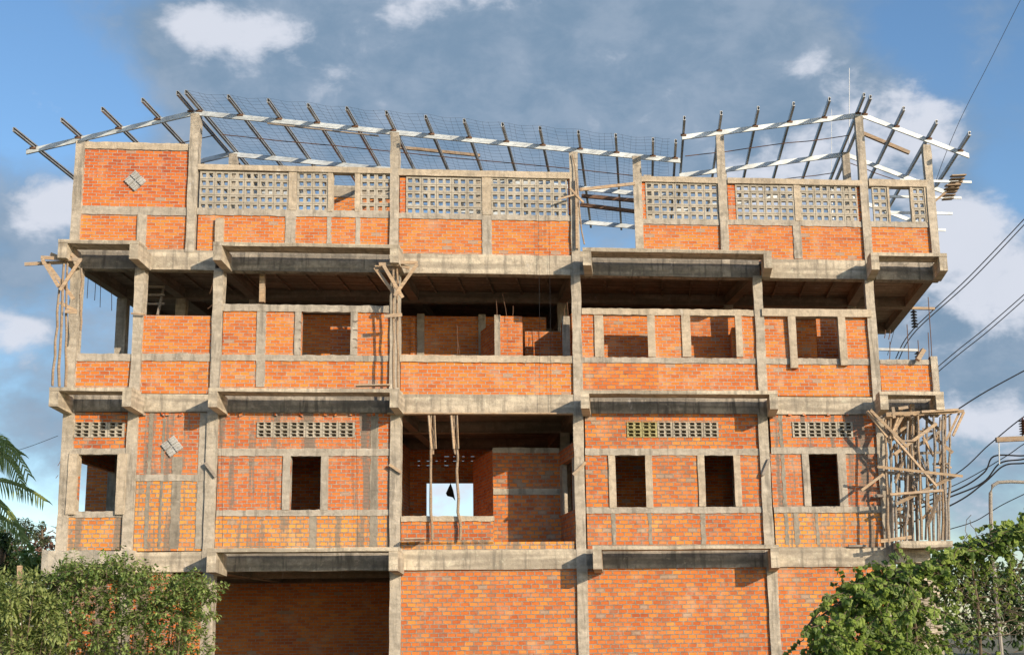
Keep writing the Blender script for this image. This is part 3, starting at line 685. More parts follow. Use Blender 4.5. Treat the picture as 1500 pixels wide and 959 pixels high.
# rebars left sticking out (parts of the frame)
def rods(lst, w, r=.009, m=None):
    for (xa, ya, xb, yb) in lst:
        ua, za = S(xa, ya, w); ub, zb = S(xb, yb, w); b = MB()
        pts = [X(ua+(ub-ua)*t+.006*sin(t*5), w, za+(zb-za)*t) for t in (0, .3, .6, 1)]
        b.path(pts, r, 5); part('rebar', m or M_rust, b)
rods([(129, 400, 128, 437), (140, 405, 139, 440), (147, 408, 147, 450), (163, 425, 164, 455)], 1.2, .008)
rods([(728, 463, 727, 437), (742, 462, 736, 428), (751, 462, 752, 448), (670, 520, 670, 477), (673, 520, 671, 500), (826, 465, 827, 452), (832, 466, 831, 440), (842, 466, 840, 438)], .95, .008)
rods([(1303, 527, 1304, 500), (1331, 527, 1329, 475), (1346, 527, 1345, 498), (1361, 527, 1360, 487), (1365, 526, 1360, 435), (1297, 483, 1296, 495), (1304, 483, 1302, 497)], .1, .011)
rods([(88, 675, 85, 682), (85, 695, 82, 700), (307, 430, 312, 415), (304, 452, 312, 446), (575, 475, 582, 465)], 0.0, .007)
for x, y in ((600, 0),): pass
for x0 in (438, 444, 517, 521):
    for k in range(4):
        y = 470+k*13; rods([(x0, y, x0+random.uniform(3, 6), y+random.uniform(-2, 4))], .02, .005)

# ------------------------------------------------------------------ timber props and scaffold
def LX(px, py, w): u, z = S(px, py, w); return X(u, w, z)+ORG
def stick(parent, name, a, b, w=.05, h=.09, m=None, tw=0.0):
    mb = MB(); mb.bar(a-parent.location, b-parent.location, w, h, tw=tw); return mb.build(name, m or M_wood, parent)
def pole(parent, name, a, b, r=.035, m=None, r2=None):
    mb = MB(); mb.tube(a-parent.location, b-parent.location, r, r2 or r*.85, 7, .022, 7); return mb.build(name, m or M_wood, parent, smooth=True)
w = -.55
t = empty('timber_prop', LX(92, 568, w), 'leaning pole prop on the left corner ledge with a splayed head above the open bay', 'prop', 'timber props on the ledges')
for (xa, ya, xb, yb, r) in ((77, 565, 88, 415, .03), (87, 566, 94, 383, .033), (96, 566, 99, 385, .03), (118, 484, 119, 393, .026)):
    pole(t, 'post', LX(xa, ya, w), LX(xb, yb, w), r)
for (xa, ya, xb, yb, dw) in ((60, 377, 120, 381, -.08), (36, 387, 95, 384, .05), (62, 380, 86, 420, -.1), (68, 384, 108, 438, .05), (118, 380, 88, 425, -.12), (74, 372, 92, 379, .1), (88, 443, 112, 456, .0), (104, 372, 118, 384, -.04), (95, 456, 113, 457, -.1)):
    stick(t, 'brace', LX(xa, ya, w+dw), LX(xb, yb, w+dw), .035, .075, M_wood2)
t = empty('timber_prop', LX(577, 568, w), 'timber prop with Y shaped head on the ledge left of the wide third floor opening', 'prop', 'timber props on the ledges')
pole(t, 'post', LX(577, 569, w), LX(576, 395, w), .032); pole(t, 'post', LX(583, 567, w+.1), LX(581, 392, w+.1), .028)
for (xa, ya, xb, yb, dw) in ((555, 387, 584, 387, -.1), (549, 391, 578, 394, .06), (562, 389, 590, 436, -.12), (549, 392, 576, 428, .03), (611, 387, 578, 433, -.15), (575, 384, 612, 385, .03), (563, 463, 589, 461, -.05), (586, 388, 600, 393, .1)):
    stick(t, 'brace', LX(xa, ya, w+dw), LX(xb, yb, w+dw), .035, .075, M_wood2)
# scaffold right
t = empty('timber_scaffold', LX(1345, 793, -.3), 'dense pole scaffold of rough timber under the right hand balcony', 'scaffold')
random.seed(21)
for i, (x, w) in enumerate([(1302, -.6), (1308, -.45), (1313, -.2), (1306, .1), (1320, .3), (1328, -.6), (1325, .1), (1338, -.3), (1345, .2), (1350, -.65), (1344, .35), (1356, -.1), (1362, .3), (1374, -.6), (1368, .05), (1380, -.4), (1386, -.6), (1390, -.1), (1384, .3), (1333, .35), (1377, .2)]):
    xb = x+random.uniform(-7, 3)
    pole(t, 'post', LX(x, 793+random.uniform(-3, 4), w), LX(xb, 608+random.uniform(-8, 14), w), random.uniform(.026, .036), M_grey if i % 3 else M_wood)
stick(t, 'post', LX(1334, 795, -.2), LX(1336, 592, -.2), .09, .09, M_wood2)
for i in range(30):
    x, y = random.uniform(1300, 1385), random.uniform(612, 770); a = random.choice((0, 0, .7, -.8, 1.1, -1.2, 1.5)); l = random.uniform(9, 26); w = random.uniform(-.7, .3)
    stick(t, 'brace', LX(x-l*cos(a), y-l*sin(a), w), LX(x+l*cos(a), y+l*sin(a), w+random.uniform(-.15, .15)), random.uniform(.02, .035), random.uniform(.04, .08), random.choice((M_wood, M_grey, M_wood2)), random.uniform(-.6, .6))
for (xa, ya, xb, yb, w, m) in ((1270, 602, 1300, 640, -.6, 2), (1275, 600, 1330, 655, -.7, 2), (1285, 616, 1298, 606, -.5, 1), (1298, 606, 1412, 602, -.7, 2), (1296, 611, 1400, 603, -.5, 2), (1350, 603, 1404, 600, -.75, 2),
        (1309, 640, 1372, 712, -.72, 2), (1372, 620, 1310, 665, -.68, 2), (1323, 608, 1301, 648, -.6, 2), (1405, 605, 1386, 645, -.6, 2), (1412, 603, 1396, 638, -.55, 2), (1285, 683, 1410, 697, -.74, 2), (1288, 691, 1372, 697, -.55, 1),
        (1304, 724, 1382, 718, -.7, 2), (1312, 738, 1400, 696, -.62, 0), (1262, 718, 1294, 694, -.6, 2), (1304, 665, 1385, 662, .1, 1), (1310, 700, 1345, 702, .0, 2), (1310, 745, 1335, 744, -.1, 2), (1312, 766, 1336, 764, .0, 2),
        (1352, 640, 1368, 668, -.3, 2), (1306, 640, 1336, 618, -.2, 2), (1340, 655, 1376, 632, .1, 1), (1310, 690, 1335, 652, .1, 1), (1290, 792, 1335, 786, -.6, 2), (1308, 596, 1310, 612, -.72, 2), (1316, 598, 1330, 596, -.7, 2), (1345, 640, 1360, 625, .0, 2), (1280, 727, 1294, 726, -.1, 1)):
    stick(t, 'brace', LX(xa, ya, w), LX(xb, yb, w), random.uniform(.025, .04), random.uniform(.045, .075), (M_wood, M_grey, M_wood2)[m], random.uniform(-.5, .5))
# props in the wide second floor opening
for (xt, yt, xb, yb, lab) in ((631, 607, 633, 790, 'left of the two crooked timber posts propping the wide second floor opening'), (664, 607, 674, 790, 'right of the two crooked timber posts propping the wide second floor opening')):
    w = -.06; base = LX(xb, yb, w); t = empty('timber_post', base, lab, 'post', 'timber posts in the wide opening')
    pole(t, 'post', base, LX((xt+xb)/2-1 if xt < 650 else xt+5, 650, w), .033); pole(t, 'upper_post', LX(xt+3, 665, w+.02), LX(xt+1, yt, w+.02), .028)
    stick(t, 'splice_board', LX(xt-3, 608, w-.04), LX(xt+1, 657, w-.04), .02, .06, M_wood2, .8); stick(t, 'splice_board', LX(xt+5, 608, w-.05), LX(xt+7, 657, w-.05), .02, .05, M_wood2, .8)
# header board under the beam
def plank_thing(name, a, b, w, h, label, cat, m=None, tw=0.0, group=None):
    mb = MB(); mb.bar(a, b, w, h, tw=tw); o = mb.build(name, m or M_wood2, None, (a+b)/2); return tag(o, label, cat, group)
plank_thing('header_board', LX(567, 606, -.03), LX(838, 606, -.03), .22, .03, 'long thin board along the top of the wide second floor opening', 'board')
plank_thing('loose_board', LX(592, 789, -.2), LX(623, 788, -.2), .25, .03, 'short warped board lying on the brick parapet of the second floor opening', 'board', M_wood2)
plank_thing('loose_board', LX(521, 565, -.62), LX(571, 564, -.62), .2, .025, 'thin board lying on the ledge at the foot of the middle timber prop', 'board', M_wood2)
plank_thing('loose_board', LX(9, 0, 0) if False else LX(1243, 799, -.03), LX(1270, 799, -.03), .05, .05, 'short dark strip fixed on the beam under the rightmost second floor window', 'board', M_grey)
for (xa, ya, xb, yb, lab) in ((300, 677, 316, 698, 'grey wood offcut tied to the column right of the small concrete diamond vent'), (570, 680, 588, 692, 'pale wood offcut nailed to the column left of the wide opening'),
                              (839, 695, 858, 677, 'pale slanting offcut nailed to the column right of the wide opening'), (1117, 696, 1127, 672, 'dark slanting offcut on the column between the fourth and fifth window'),
                              (1283, 725, 1292, 726, 'small wood block fixed at the right corner column beside the scaffold')):
    plank_thing('wood_offcut', LX(xa, ya, -.05), LX(xb, yb, -.05), .05, .06, lab, 'offcut', M_wood2 if 'pale' in lab else M_grey, group='wood offcuts on the columns')
plank_thing('wooden_strut', LX(385, 396, .5), LX(384, 443, .5), .12, .14, 'upright wooden strut in the dark gap above the leftmost third floor window', 'strut', M_wood2)
plank_thing('corner_plank', LX(192, 459, -.08), LX(212, 460, -.08), .04, .03, 'short plank nailed across the second column from the left', 'plank', M_wood2)
plank_thing('broken_post', LX(1344, 527, -.1), LX(1353, 512, -.1), .12, .1, 'short broken timber standing on the right balcony parapet', 'post', M_wood2)
# tall plank and stays tied to the column beside the gap in the top wall
t = empty('column_stays', LX(842, 362, -.1), 'timber planks and poles strapped to the column left of the roof gap', 'stay')
stick(t, 'plank', LX(845, 364, -.08), LX(844, 262, -.08), .05, .06, M_wood2); pole(t, 'pole', LX(856, 358, -.2), LX(838, 226, -.05), .018, M_wood)
stick(t, 'plank', LX(849, 278, -.1), LX(930, 269, -.02), .04, .07, M_wood2); stick(t, 'brace', LX(817, 292, -.2), LX(843, 285, -.1), .03, .04, M_wood2); stick(t, 'brace', LX(835, 276, -.12), LX(855, 297, -.12), .03, .05, M_wood2)
plank_thing('timber_rail', LX(852, 287, 2.4), LX(931, 294, 2.4), .08, .09, 'upper brown timber rail spanning the gap behind the top wall', 'rail', M_rust, group='timber rails in the roof gap')
plank_thing('timber_rail', LX(850, 300, 2.6), LX(931, 310, 2.6), .08, .09, 'lower brown timber rail spanning the gap behind the top wall', 'rail', M_rust, group='timber rails in the roof gap')
plank_thing('loose_timber', LX(585, 216, 2.0), LX(703, 228, 2.0), .07, .07, 'brown timber lying across the roof steel right of the tall middle column', 'timber', M_wood)
plank_thing('loose_timber', LX(1258, 193, 1.5), LX(1332, 224, 1.5), .08, .09, 'brown timber lying across the roof steel at the right gable', 'timber', M_wood)
# steel bars jutting out at the right end of the top storey
for (xa, ya, xb, yb, lab) in ((1318, 264, 1423, 267, 'topmost'), (1302, 288, 1408, 290, 'second from top'), (1302, 311, 1395, 313, 'third from top'), (1330, 336, 1385, 337, 'lowest')):
    plank_thing('steel_bar', LX(xa, ya, 1.6), LX(xb, yb, 1.6), .04, .06, '%s pale steel bar jutting past the right end of the top storey' % lab, 'steel bar', M_steel, group='steel bars at the right end of the top storey')
t = empty('plank_stack', LX(1390, 300, .9), 'two weathered plank panels jutting out at the right end of the top storey', 'planks')
for (x0, y0, x1, y1) in ((1392, 258, 1371, 282), (1384, 272, 1369, 296)):
    mb = MB()
    for k in range(5):
        a = LX(x0+1-k*1.0, y0+k*5, .3+k*.12); b_ = LX(x0+22-k*2.6, y0+k*5-1, .3+k*.12); mb.bar(a-t.location, b_-t.location, .15, .03)
    mb.build('plank_panel', M_wood, t)
mb = MB(); mb.bar(LX(1368, 296, .5)-t.location, LX(1410, 262, .5)-t.location, .05, .05); mb.build('bearer', M_wood, t)
# ladder in the second bay
t = empty('step_ladder', LX(230, 462, 1.2), 'dark wooden ladder leaning in the shaded second bay of the third floor', 'ladder')
stick(t, 'rail', LX(231, 462, 1.2), LX(240, 420, 1.6), .05, .06, M_grey); stick(t, 'rail', LX(206, 462, 1.2), LX(216, 420, 1.6), .05, .06, M_grey)
for y in (445, 432, 420): stick(t, 'rung', LX(207, y, 1.4), LX(241, y, 1.4), .05, .05, M_grey)
# cloth in the far window
w = 5.7; c = [LX(660, 707, w), LX(653, 722, w), LX(655, 726, w), LX(663, 728, w), LX(667, 733, w), LX(664, 718, w)]
mb = MB(); off = Vector((0, .03, 0))
ring0 = [p+Vector((0, .02*sin(i*2.0), 0)) for i, p in enumerate(c)]; mb.rings([ring0, [p+off for p in ring0]])
tag(mb.build('hanging_cloth', M_cloth, None, c[0]), 'small dark rag hanging in the bright rear window of the wide opening', 'cloth')
# strings on the facade
for i, (x, y0, y1, lab) in enumerate(((788, 262, 606, 'left plumb string hanging down the wide middle bay'), (804, 312, 606, 'right plumb string hanging down the wide middle bay'), (323, 610, 800, 'string hanging from the ledge across the left brick bay'), (521, 610, 800, 'string hanging beside the right end of the long louvre vent'))):
    a = LX(x, y0, -.05); b_ = LX(x+3, y1, -.05); mb = MB(); mb.path([a-a, (a+b_)/2-a+Vector((.01, 0, 0)), b_-a], .0035, 4)
    o = mb.build('plumb_string', M_wire); o.location = a; tag(o, lab, 'string', 'plumb strings')

# ------------------------------------------------------------------ masts, poles, wires, lamp
for (x, y0, y1, Y, r, lab) in ((1244, 100, 260, 37, .018, 'tall white antenna mast behind the right gable'), (1218, 160, 262, 37, .012, 'short thin antenna mast left of the tall one')):
    a, b_ = at(x, y1+30, Y), at(x, y0, Y); t = empty('antenna_mast', a, lab, 'antenna', 'antenna masts behind the roof')
    mb = MB(); mb.tube(Vector((0, 0, 0)), b_-a, r, r*.6, 6); mb.build('mast', M_white, t)
    mb = MB(); mb.tube(Vector((0, 0, -.6)), Vector((0, 0, .1)), r*2, r*2, 8); mb.build('foot', M_white, t)
def wire(pts, r, lab, Y, m=None, sag=0):
    P_ = [at(x, y, Y_) for (x, y, Y_) in [(p[0], p[1], p[2] if len(p) > 2 else Y) for p in pts]]
    # smooth through the points
    out_ = []
    for i in range(len(P_)-1):
        p0, p1, p2, p3 = P_[max(i-1, 0)], P_[i], P_[i+1], P_[min(i+2, len(P_)-1)]
        for k in range(8):
            t = k/8; out_.append(.5*((2*p1)+(p2-p0)*t+(2*p0-5*p1+4*p2-p3)*t*t+(3*p1-p0-3*p2+p3)*t**3))
    out_.append(P_[-1]); mb = MB(); mb.path([p-P_[0] for p in out_], r, 5); o = mb.build('power_line', m or M_wire); o.location = P_[0]
    tag(o, lab, 'power line', 'overhead lines at the right')
wire([(1312, 525), (1337, 483), (1420, 405), (1520, 300)], .018, 'upper line of the pair rising from the hanging insulator to the right edge', 44)
wire([(1316, 527), (1342, 484), (1425, 408), (1520, 308)], .018, 'lower line of the pair rising from the hanging insulator to the right edge', 44)
wire([(1340, 566), (1400, 515), (1450, 475), (1530, 405)], .016, 'upper line of the pair leaving the right balcony parapet', 44)
wire([(1344, 570), (1402, 521), (1452, 481), (1530, 412)], .016, 'lower line of the pair leaving the right balcony parapet', 44)
wire([(1385, 612), (1405, 598), (1450, 570), (1530, 527)], .022, 'thick cable starting at the top of the timber scaffold', 44)
wire([(1300, 520), (1360, 300), (1400, 190), (1450, 90), (1505, -20)], .011, 'very thin line crossing the sky at the upper right corner', 50)
wire([(1260, 752), (1390, 700), (1450, 650), (1500, 610), (1540, 590)], .018, 'line running up to the brown insulator on the wooden crossarm', 40)
wire([(1250, 770), (1390, 722), (1440, 693), (1456, 668), (1500, 667), (1540, 660)], .024, 'top cable of the slack bundle left of the street lamp', 40)
wire([(1250, 778), (1390, 728), (1440, 706), (1465, 678), (1500, 672), (1540, 660)], .024, 'middle cable of the slack bundle left of the street lamp', 40)
wire([(1250, 800), (1390, 741), (1440, 708), (1470, 682), (1500, 678), (1540, 672)], .024, 'bottom cable of the slack bundle left of the street lamp', 40)
wire([(1250, 765), (1390, 714), (1470, 670), (1500, 650), (1540, 630)], .014, 'thin cable between the slack bundle and the crossarm', 40)
wire([(1390, 775), (1430, 762), (1470, 738), (1540, 705)], .014, 'single thin line rising above the vine to the right edge', 40)
wire([(-20, 668), (30, 658), (85, 638)], .012, 'faint thin line at the left between the palm and the building', 60)
# pole with crossarm, mostly outside the frame
def disc_string(mb, p, n, r, step):
    for k in range(n):
        c = p-Vector((0, 0, k*step)); rr = []
        for (dz, q) in ((0, .25), (-.25, .45), (-.6, 1.0), (-.75, .95), (-.8, .3), (-1, .25)):
            rr.append([c+Vector((r*q*cos(2*pi*i/12), r*q*sin(2*pi*i/12), dz*step)) for i in range(12)])
        mb.rings(rr)
Y = 40; bx = at(1540, 640, Y); base = Vector((bx.x, bx.y, 0)); top = at(1540, 560, Y)
t = empty('utility_pole', base, 'concrete utility pole at the right edge with wooden crossarm and brown insulator', 'utility pole')
mb = MB(); mb.tube(Vector((0, 0, 0)), Vector((0, 0, top.z)), .17, .11, 10); mb.build('pole', M_pole, t)
ca, cb = at(1459, 644, Y-.15), at(1600, 637, Y-.15); mb = MB(); mb.bar(ca-base, cb-base, .14, .14); mb.build('crossarm', M_wood, t)
ip = at(1498, 614, Y-.15); mb = MB(); disc_string(mb, ip-base, 6, .13, .075); mb.tube(ip-base+Vector((0, 0, .06)), at(1498, 641, Y-.15)-base, .025); mb.build('insulator', M_ins, t)
mb = MB(); mb.tube(at(1463, 646, Y-.15)-base, at(1464, 680, Y-.15)-base, .018); mb.build('hanger', M_white, t)
# hidden pole behind the building with hanging insulators
Y = 44; bx = at(1290, 700, Y); base = Vector((bx.x, bx.y, 0))
t = empty('utility_pole', base, 'utility pole hidden behind the right corner showing only crossarms and black insulators', 'utility pole')
mb = MB(); mb.tube(Vector((0, 0, 0)), Vector((0, 0, at(1290, 436, Y).z)), .2, .13, 10); mb.build('pole', M_pole, t)
for (xa, ya, xb, yb) in ((1270, 450, 1369, 452), (1270, 511, 1346, 513)):
    mb = MB(); mb.bar(at(xa, ya, Y-.2)-base, at(xb, yb, Y-.2)-base, .1, .08); mb.build('crossarm', M_wood2 if ya < 500 else M_purl, t)
for (x, y, n) in ((1338, 454, 6), (1344, 515, 3)):
    mb = MB(); disc_string(mb, at(x, y, Y-.2)-base, n, .11, .1); mb.build('insulator', M_insd, t)
# street lamp
Y = 36; bx = at(1453, 800, Y); base = Vector((bx.x, bx.y, 0)); t = empty('street_lamp', base, 'grey street lamp with a long curved arm rising out of the vine', 'street lamp')
pts = [Vector((0, 0, 0))]+[at(x, y, Y)-base for x, y in ((1453, 800), (1451, 740), (1451, 722), (1454, 711), (1462, 706), (1480, 705), (1530, 707), (1560, 709))]
pts[1].y = 0; mb = MB(); mb.path(pts, .055, 8, .04); mb.build('post', M_pole, t)
e = pts[-1]; mb = MB(); mb.rings([[e+Vector((dx, s*.1*a, s2*.05*a)) for s, s2 in ((-1, -1), (1, -1), (1, 1), (-1, 1))] for dx, a in ((-.1, .4), (0, 1), (.5, 1), (.65, .5))]); mb.build('lamp_head', M_white, t)

# ------------------------------------------------------------------ plants
def leafmesh(mb, p, d, up, ln, wd, tone):
    d = d.normalized(); s = d.cross(up)
    if s.length < .05: s = d.orthogonal()
    s.normalize(); n = s.cross(d)
    tip = p+d*ln-n*ln*.18; m1 = p+d*ln*.45
    mb.face([p, m1+s*wd*.5-n*wd*.1, tip, m1+n*wd*.12], tone=tone); mb.face([p, m1+n*wd*.12, tip, m1-s*wd*.5-n*wd*.1], tone=tone)
def rv(): return Vector((random.gauss(0, 1), random.gauss(0, 1), random.gauss(0, 1))).normalized()
def cluster(mb, c, rad, n, ln, flat=1.0, lo=.1, hi=.9, droop=.25):
    for _ in range(n):
        v = rv(); r = rad*random.random()**.45; p = c+Vector((v.x*r, v.y*r, v.z*r*flat))
        d = (v+Vector((0, 0, .15))+rv()*.7); t = random.uniform(lo, hi)
        leafmesh(mb, p, Vector((d.x, d.y, d.z-droop)), Vector((0, 0, 1)), ln*random.uniform(.6, 1.25), ln*random.uniform(.35, .55), t)
def bush(name, pts, ln, per, label, cat, m, ground=True, group=None, stems=True, stem_r=.02):
    """pts: (centre, radius)"""
    c0 = sum((p for p, r in pts), Vector())/len(pts); base = Vector((c0.x, c0.y, 0)); t = empty(name, base, label, cat, group)
    mb = MB(); sb = MB()
    for p, r in pts:
        cluster(mb, p-base, r, int(per*r*r/.09), ln, .85)
        if stems:
            b0 = Vector((c0.x+(p.x-c0.x)*.5, c0.y+(p.y-c0.y)*.5, 0))-base; q = p-base; mid = (b0+q)/2+rv()*.1
            sb.path([b0, mid, q], stem_r, 5, stem_r*.3)
    mb.build('foliage', m, t); sb.build('stem', M_bark, t)
random.seed(5)
# left foreground bush (about 27 m away)
def shoots(mb, sb, starts, ln, lf, wd, droop, step=.055, per=2, tone=(.05, .95), up=Vector((0, 0, 1)), grav=.12, side=.9):
    """long curving shoots set with leaves; starts: (point, direction, length factor)"""
    for p, d, k in starts:
        n = max(4, int(ln*k/step)); pts = [p]; tb = random.uniform(*tone)
        for i in range(n):
            d = (d+rv()*.16+Vector((0, 0, -grav*i/n))).normalized(); pts.append(pts[-1]+d*step)
            for _ in range(per):
                a = d.cross(rv()).normalized(); q = d*.5+a*side+Vector((0, 0, -droop))
                leafmesh(mb, pts[-1], q, up, lf*random.uniform(.5, 1.25)*(1-.35*i/n), wd*random.uniform(.7, 1.2), min(1, max(0, tb+random.uniform(-.3, .3))))
        sb.path(pts[::2], .006, 4, .003)
def left_bush():
    c = at(190, 900, 27); base = Vector((c.x, c.y, 0)); t = empty('leafy_bush', base, 'bright green leafy bush in front of the lower left corner of the building', 'bush')
    mb = MB(); sb = MB(); st = []
    def top(x): 
        return 822+8*sin(x*.06)+(max(0, 105-x)*.9)+max(0, x-165)*.24
    for i in range(1150):
        x = random.uniform(72, 308); q = random.random()**1.5; y = top(x)+8+q*160
        p = at(x, y, 27+random.uniform(-.7, .8))-base; st.append((p, Vector((random.uniform(-.8, .8), random.uniform(-.9, .4), random.uniform(-.1, 1.0))).normalized(), random.uniform(.4, 1.2)))
    shoots(mb, sb, st, .36, .13, .06, .15, .05, 2)
    for i in range(26):
        p = at(random.uniform(90, 290), 905, 27+random.uniform(-.5, .5))-base; b0 = Vector((p.x*.7, p.y*.7, 0)); sb.path([b0, (b0+p)/2+rv()*.1, p], .022, 5, .008)
    mb.build('foliage', L_bush, t); sb.build('stem', M_bark, t)
left_bush()
pts = [(at(random.uniform(-20, 85), random.uniform(846, 990), 26.5+random.uniform(-.8, .8)), random.uniform(.2, .32)) for _ in range(60)]
bush('low_shrub', pts, .13, 110, 'dull green low scrub at the far left under the palm', 'shrub', L_palm)
# right vine on old cables, about 17 m away
def vine():
    Y = 17.0; a0 = at(1400, 900, Y); base = Vector((a0.x, a0.y, 0)); t = empty('climbing_vine', base, 'broad leaved green vine sprawling over old cables at the lower right', 'vine')
    mb = MB(); sb = MB(); st = []
    def top(x):
        ks = ((1170, 925), (1205, 880), (1240, 856), (1265, 842), (1295, 834), (1330, 830), (1355, 828), (1385, 812), (1410, 799), (1440, 786), (1480, 770), (1540, 758))
        for (xa, ya), (xb, yb) in zip(ks, ks[1:]):
            if xa <= x <= xb: return ya+(yb-ya)*(x-xa)/(xb-xa)
        return 925 if x < 1170 else 758
    for i in range(250):       # the ragged crest
        x = random.uniform(1222, 1545); y = top(x)+random.uniform(2, 30 if x < 1370 else 16)
        st.append((at(x, y, Y+random.uniform(-.3, .3))-base, Vector((random.uniform(-1, 1), random.uniform(-.8, .2), random.uniform(-.35, .45))).normalized(), random.uniform(.4, 1.1)))
    for i in range(640):       # the mass below it, breaking up to the right
        x = 1175+215*random.random(); y = top(x)+12+random.random()*175
        if random.random() < max(0, (x-1300)/90)*.9: continue
        st.append((at(x, y, Y+random.uniform(-.5, .6))-base, Vector((random.uniform(-1, 1), random.uniform(-.9, .2), random.uniform(-.8, .3))).normalized(), random.uniform(.5, 1.2)))
    shoots(mb, sb, st, .42, .095, .075, .75, .055, 2, up=Vector((0, -1, .35)), grav=.35)
    st = []
    for i in range(26):        # hanging sprays
        x = random.uniform(1365, 1545); st.append((at(x, top(x)+12, Y+random.uniform(-.2, .2))-base, Vector((random.uniform(-.4, .4), -.1, -1)).normalized(), random.uniform(.6, 2.4)))
    shoots(mb, sb, st, .42, .085, .065, .6, .06, 1, up=Vector((0, -1, .35)), grav=.2, tone=(.1, .7))
    for i in range(30):        # low growth at the right
        x = random.uniform(1390, 1545); st.append((at(x, random.uniform(850, 985), Y+random.uniform(-.2, .4))-base, Vector((random.uniform(-1, 1), -.1, .3)).normalized(), random.uniform(.6, 1.4)))
    shoots(mb, sb, st[-30:], .42, .085, .065, .6, .06, 1, up=Vector((0, -1, .35)), grav=.2, tone=(.1, .7))
    for i in range(70):        # bare tangled twigs
        x = random.uniform(1330, 1530); y = random.uniform(790, 930); p = at(x, y, Y)-base; d = Vector((random.uniform(-1, 1), 0, random.uniform(-.5, .3))); q = [p]
        for k in range(9): d = (d+rv()*.5).normalized(); q.append(q[-1]+Vector((d.x, d.y*.2, d.z*.6))*.12)
        sb.path(q, .0045, 3)
    for ys in (0, 10):
        sb.path([at(x, top(x)+8+ys, Y)-base for x in range(1180, 1541, 20)], .012, 5)
    for x in (1235, 1330, 1420, 1510): p = at(x, top(x)+15, Y); sb.path([Vector((p.x, p.y, 0))-base, p-base+Vector((.05, 0, -.6)), p-base], .022, 6, .012)
    mb.build('foliage', L_vine, t); sb.build('stem', M_bark, t)
vine()
# palm at the left edge
def palm():
    Y = 38; c = at(-62, 715, Y); base = Vector((c.x, c.y, 0)); t = empty('coconut_palm', base, 'coconut palm reaching in from the left edge with drooping green fronds', 'palm')
    mb = MB(); mb.tube(Vector((0, 0, 0)), c-base, .2, .13, 10, .03, 10); mb.build('trunk', M_bark, t); c = c-base
    px = lambda x, y: at(x, y, Y)-base
    ends = [((-20, 640), (38, 692)), ((-10, 665), (30, 712)), ((0, 705), (64, 732)), ((-5, 735), (47, 812)), ((-20, 740), (25, 850)), ((-100, 640), (-160, 690)), ((-110, 700), (-180, 740)), ((-90, 660), (-130, 780)), ((-60, 650), (-40, 610)), ((-40, 770), (-20, 840)), ((-30, 655), (18, 660)), ((-15, 750), (30, 775))]
    for i, (m_, e_) in enumerate(ends):
        dep = random.uniform(-.6, .6) if i > 4 else random.uniform(-.25, .25)
        A, Mi, E = c, px(*m_)+Vector((0, dep*.5, 0)), px(*e_)+Vector((0, dep, 0)); pts = []; n = 34; fb = MB()
        for k in range(n+1):
            s = k/n; pts.append(A*(1-s)**2+(Mi*2-(A+E)/2)*2*s*(1-s)+E*s*s)
        fb.path(pts, .022, 4, .005)
        for k in range(4, n+1):
            d = (pts[k]-pts[k-1]).normalized(); sd = d.cross(Vector((0, -1, .25))).normalized(); ll = .62*(1-.5*abs(k/n-.45)*1.6)
            for sg in (-1, 1):
                dd = (sd*sg*.75+d*.65+Vector((0, random.uniform(-.35, .35), -.55))).normalized(); p = pts[k]; tip = p+dd*ll*.6+(dd+Vector((0, 0, -.8))).normalized()*ll*.4
                mid = p+dd*ll*.5; wv = dd.cross(Vector((0, -1, 0)))
                if wv.length < .1: wv = Vector((0, 0, 1))
                wv = wv.normalized()*.021; tn = random.uniform(.1, .95)
                fb.face([p-wv, p+wv, mid+wv, mid-wv], tone=tn); fb.face([mid-wv, mid+wv, tip], tone=tn)
        fb.build('frond', L_palm, t)
palm()
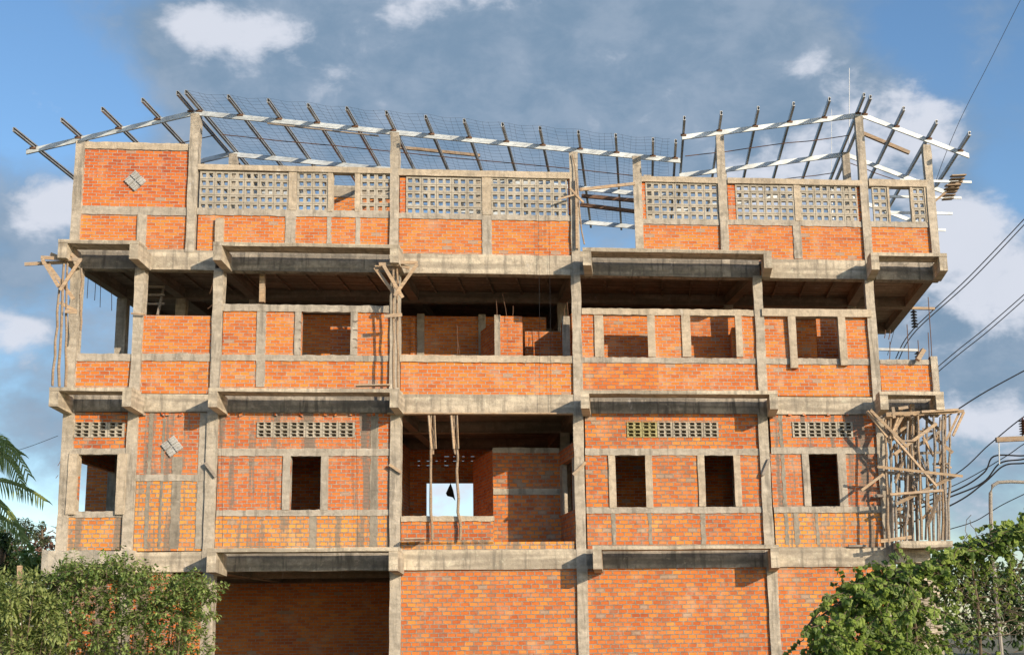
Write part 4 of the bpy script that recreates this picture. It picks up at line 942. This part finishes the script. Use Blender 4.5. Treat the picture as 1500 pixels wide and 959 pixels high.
# dark tree under the palm, small trees and dry hedge beyond
def tree(name, x, ytop, ybot, wpx, Y, m, label, n=900, ln=.14, group=None, cat='tree', clumps=12):
    c = at(x, (ytop+ybot)/2, Y); base = Vector((c.x, c.y, 0)); s = Y/FPX; H = (ybot-ytop)*s; Wd = wpx*s
    t = empty(name, base, label, cat, group); mb = MB(); sb = MB()
    zt = at(x, ytop, Y).z; zb = at(x, ybot, Y).z
    sb.path([Vector((0, 0, -.1)), Vector((.05, 0, zb*.6)), Vector((0, .05, (zb+zt)/2))], Wd*.05+.03, 6, .03)
    for k in range(clumps):
        v = rv(); p = Vector((v.x*Wd*.38, v.y*Wd*.38, (zb+zt)/2+v.z*H*.36)); r = Wd*random.uniform(.12, .24)
        cluster(mb, p, r, n//clumps, ln, .8); sb.path([Vector((0, 0, zb+(zt-zb)*.25)), p*.5+Vector((0, 0, (zb+zt)*.25)), p], .04, 4, .012)
    mb.build('crown', m, t); sb.build('trunk', M_bark, t)
tree('dark_tree', 0, 775, 880, 55, 33, L_dark, 'dark dense tree below the palm at the left edge', 1800, .13, clumps=16)
tree('small_tree', 33, 752, 800, 34, 60, L_far, 'small sparse tree beyond the palm, left of its neighbour', 500, .16, 'small trees beyond the palm')
tree('small_tree', 62, 762, 800, 28, 62, L_far, 'small sparse tree just left of the building corner', 420, .16, 'small trees beyond the palm')
tree('young_palm', 42, 795, 850, 40, 36, L_bush, 'bright green arching shrub between the palm and the building', 260, .3, cat='shrub', clumps=7)
def hedge(name, x0, x1, ytop, Y, m, label, cat, n, ln, kind=None):
    c = at((x0+x1)/2, ytop, Y); base = Vector((c.x, c.y, 0)); mb = MB(); s = Y/FPX
    for k in range(int(n/24)):
        x = random.uniform(x0, x1); p = at(x, ytop+random.uniform(0, 18), Y+random.uniform(-2, 2)); p.z = random.uniform(0, 1)**.6*p.z
        cluster(mb, p-base, random.uniform(.5, 1.0)*s*18, 24, ln, .8)
    o = mb.build(name, m); o.location = base; tag(o, label, cat, kind=kind)
hedge('dry_hedge', -60, 150, 775, 70, L_red, 'long reddish brown dry hedge in the distance at the left', 'hedge', 5200, .38)
hedge('distant_woods', 1300, 1620, 826, 110, L_dark, 'dark line of distant woods low at the right', 'woods', 5200, .7, 'stuff')
hedge('distant_woods', -120, 130, 815, 110, L_far, 'dull green line of distant woods low at the left', 'woods', 4200, .7, 'stuff')
# short marker post at the lower left
plank_thing('marker_post', at(29, 905, 30), at(29, 828, 30), .09, .09, 'short pale wooden post among the scrub at the lower left', 'post', M_wood2)
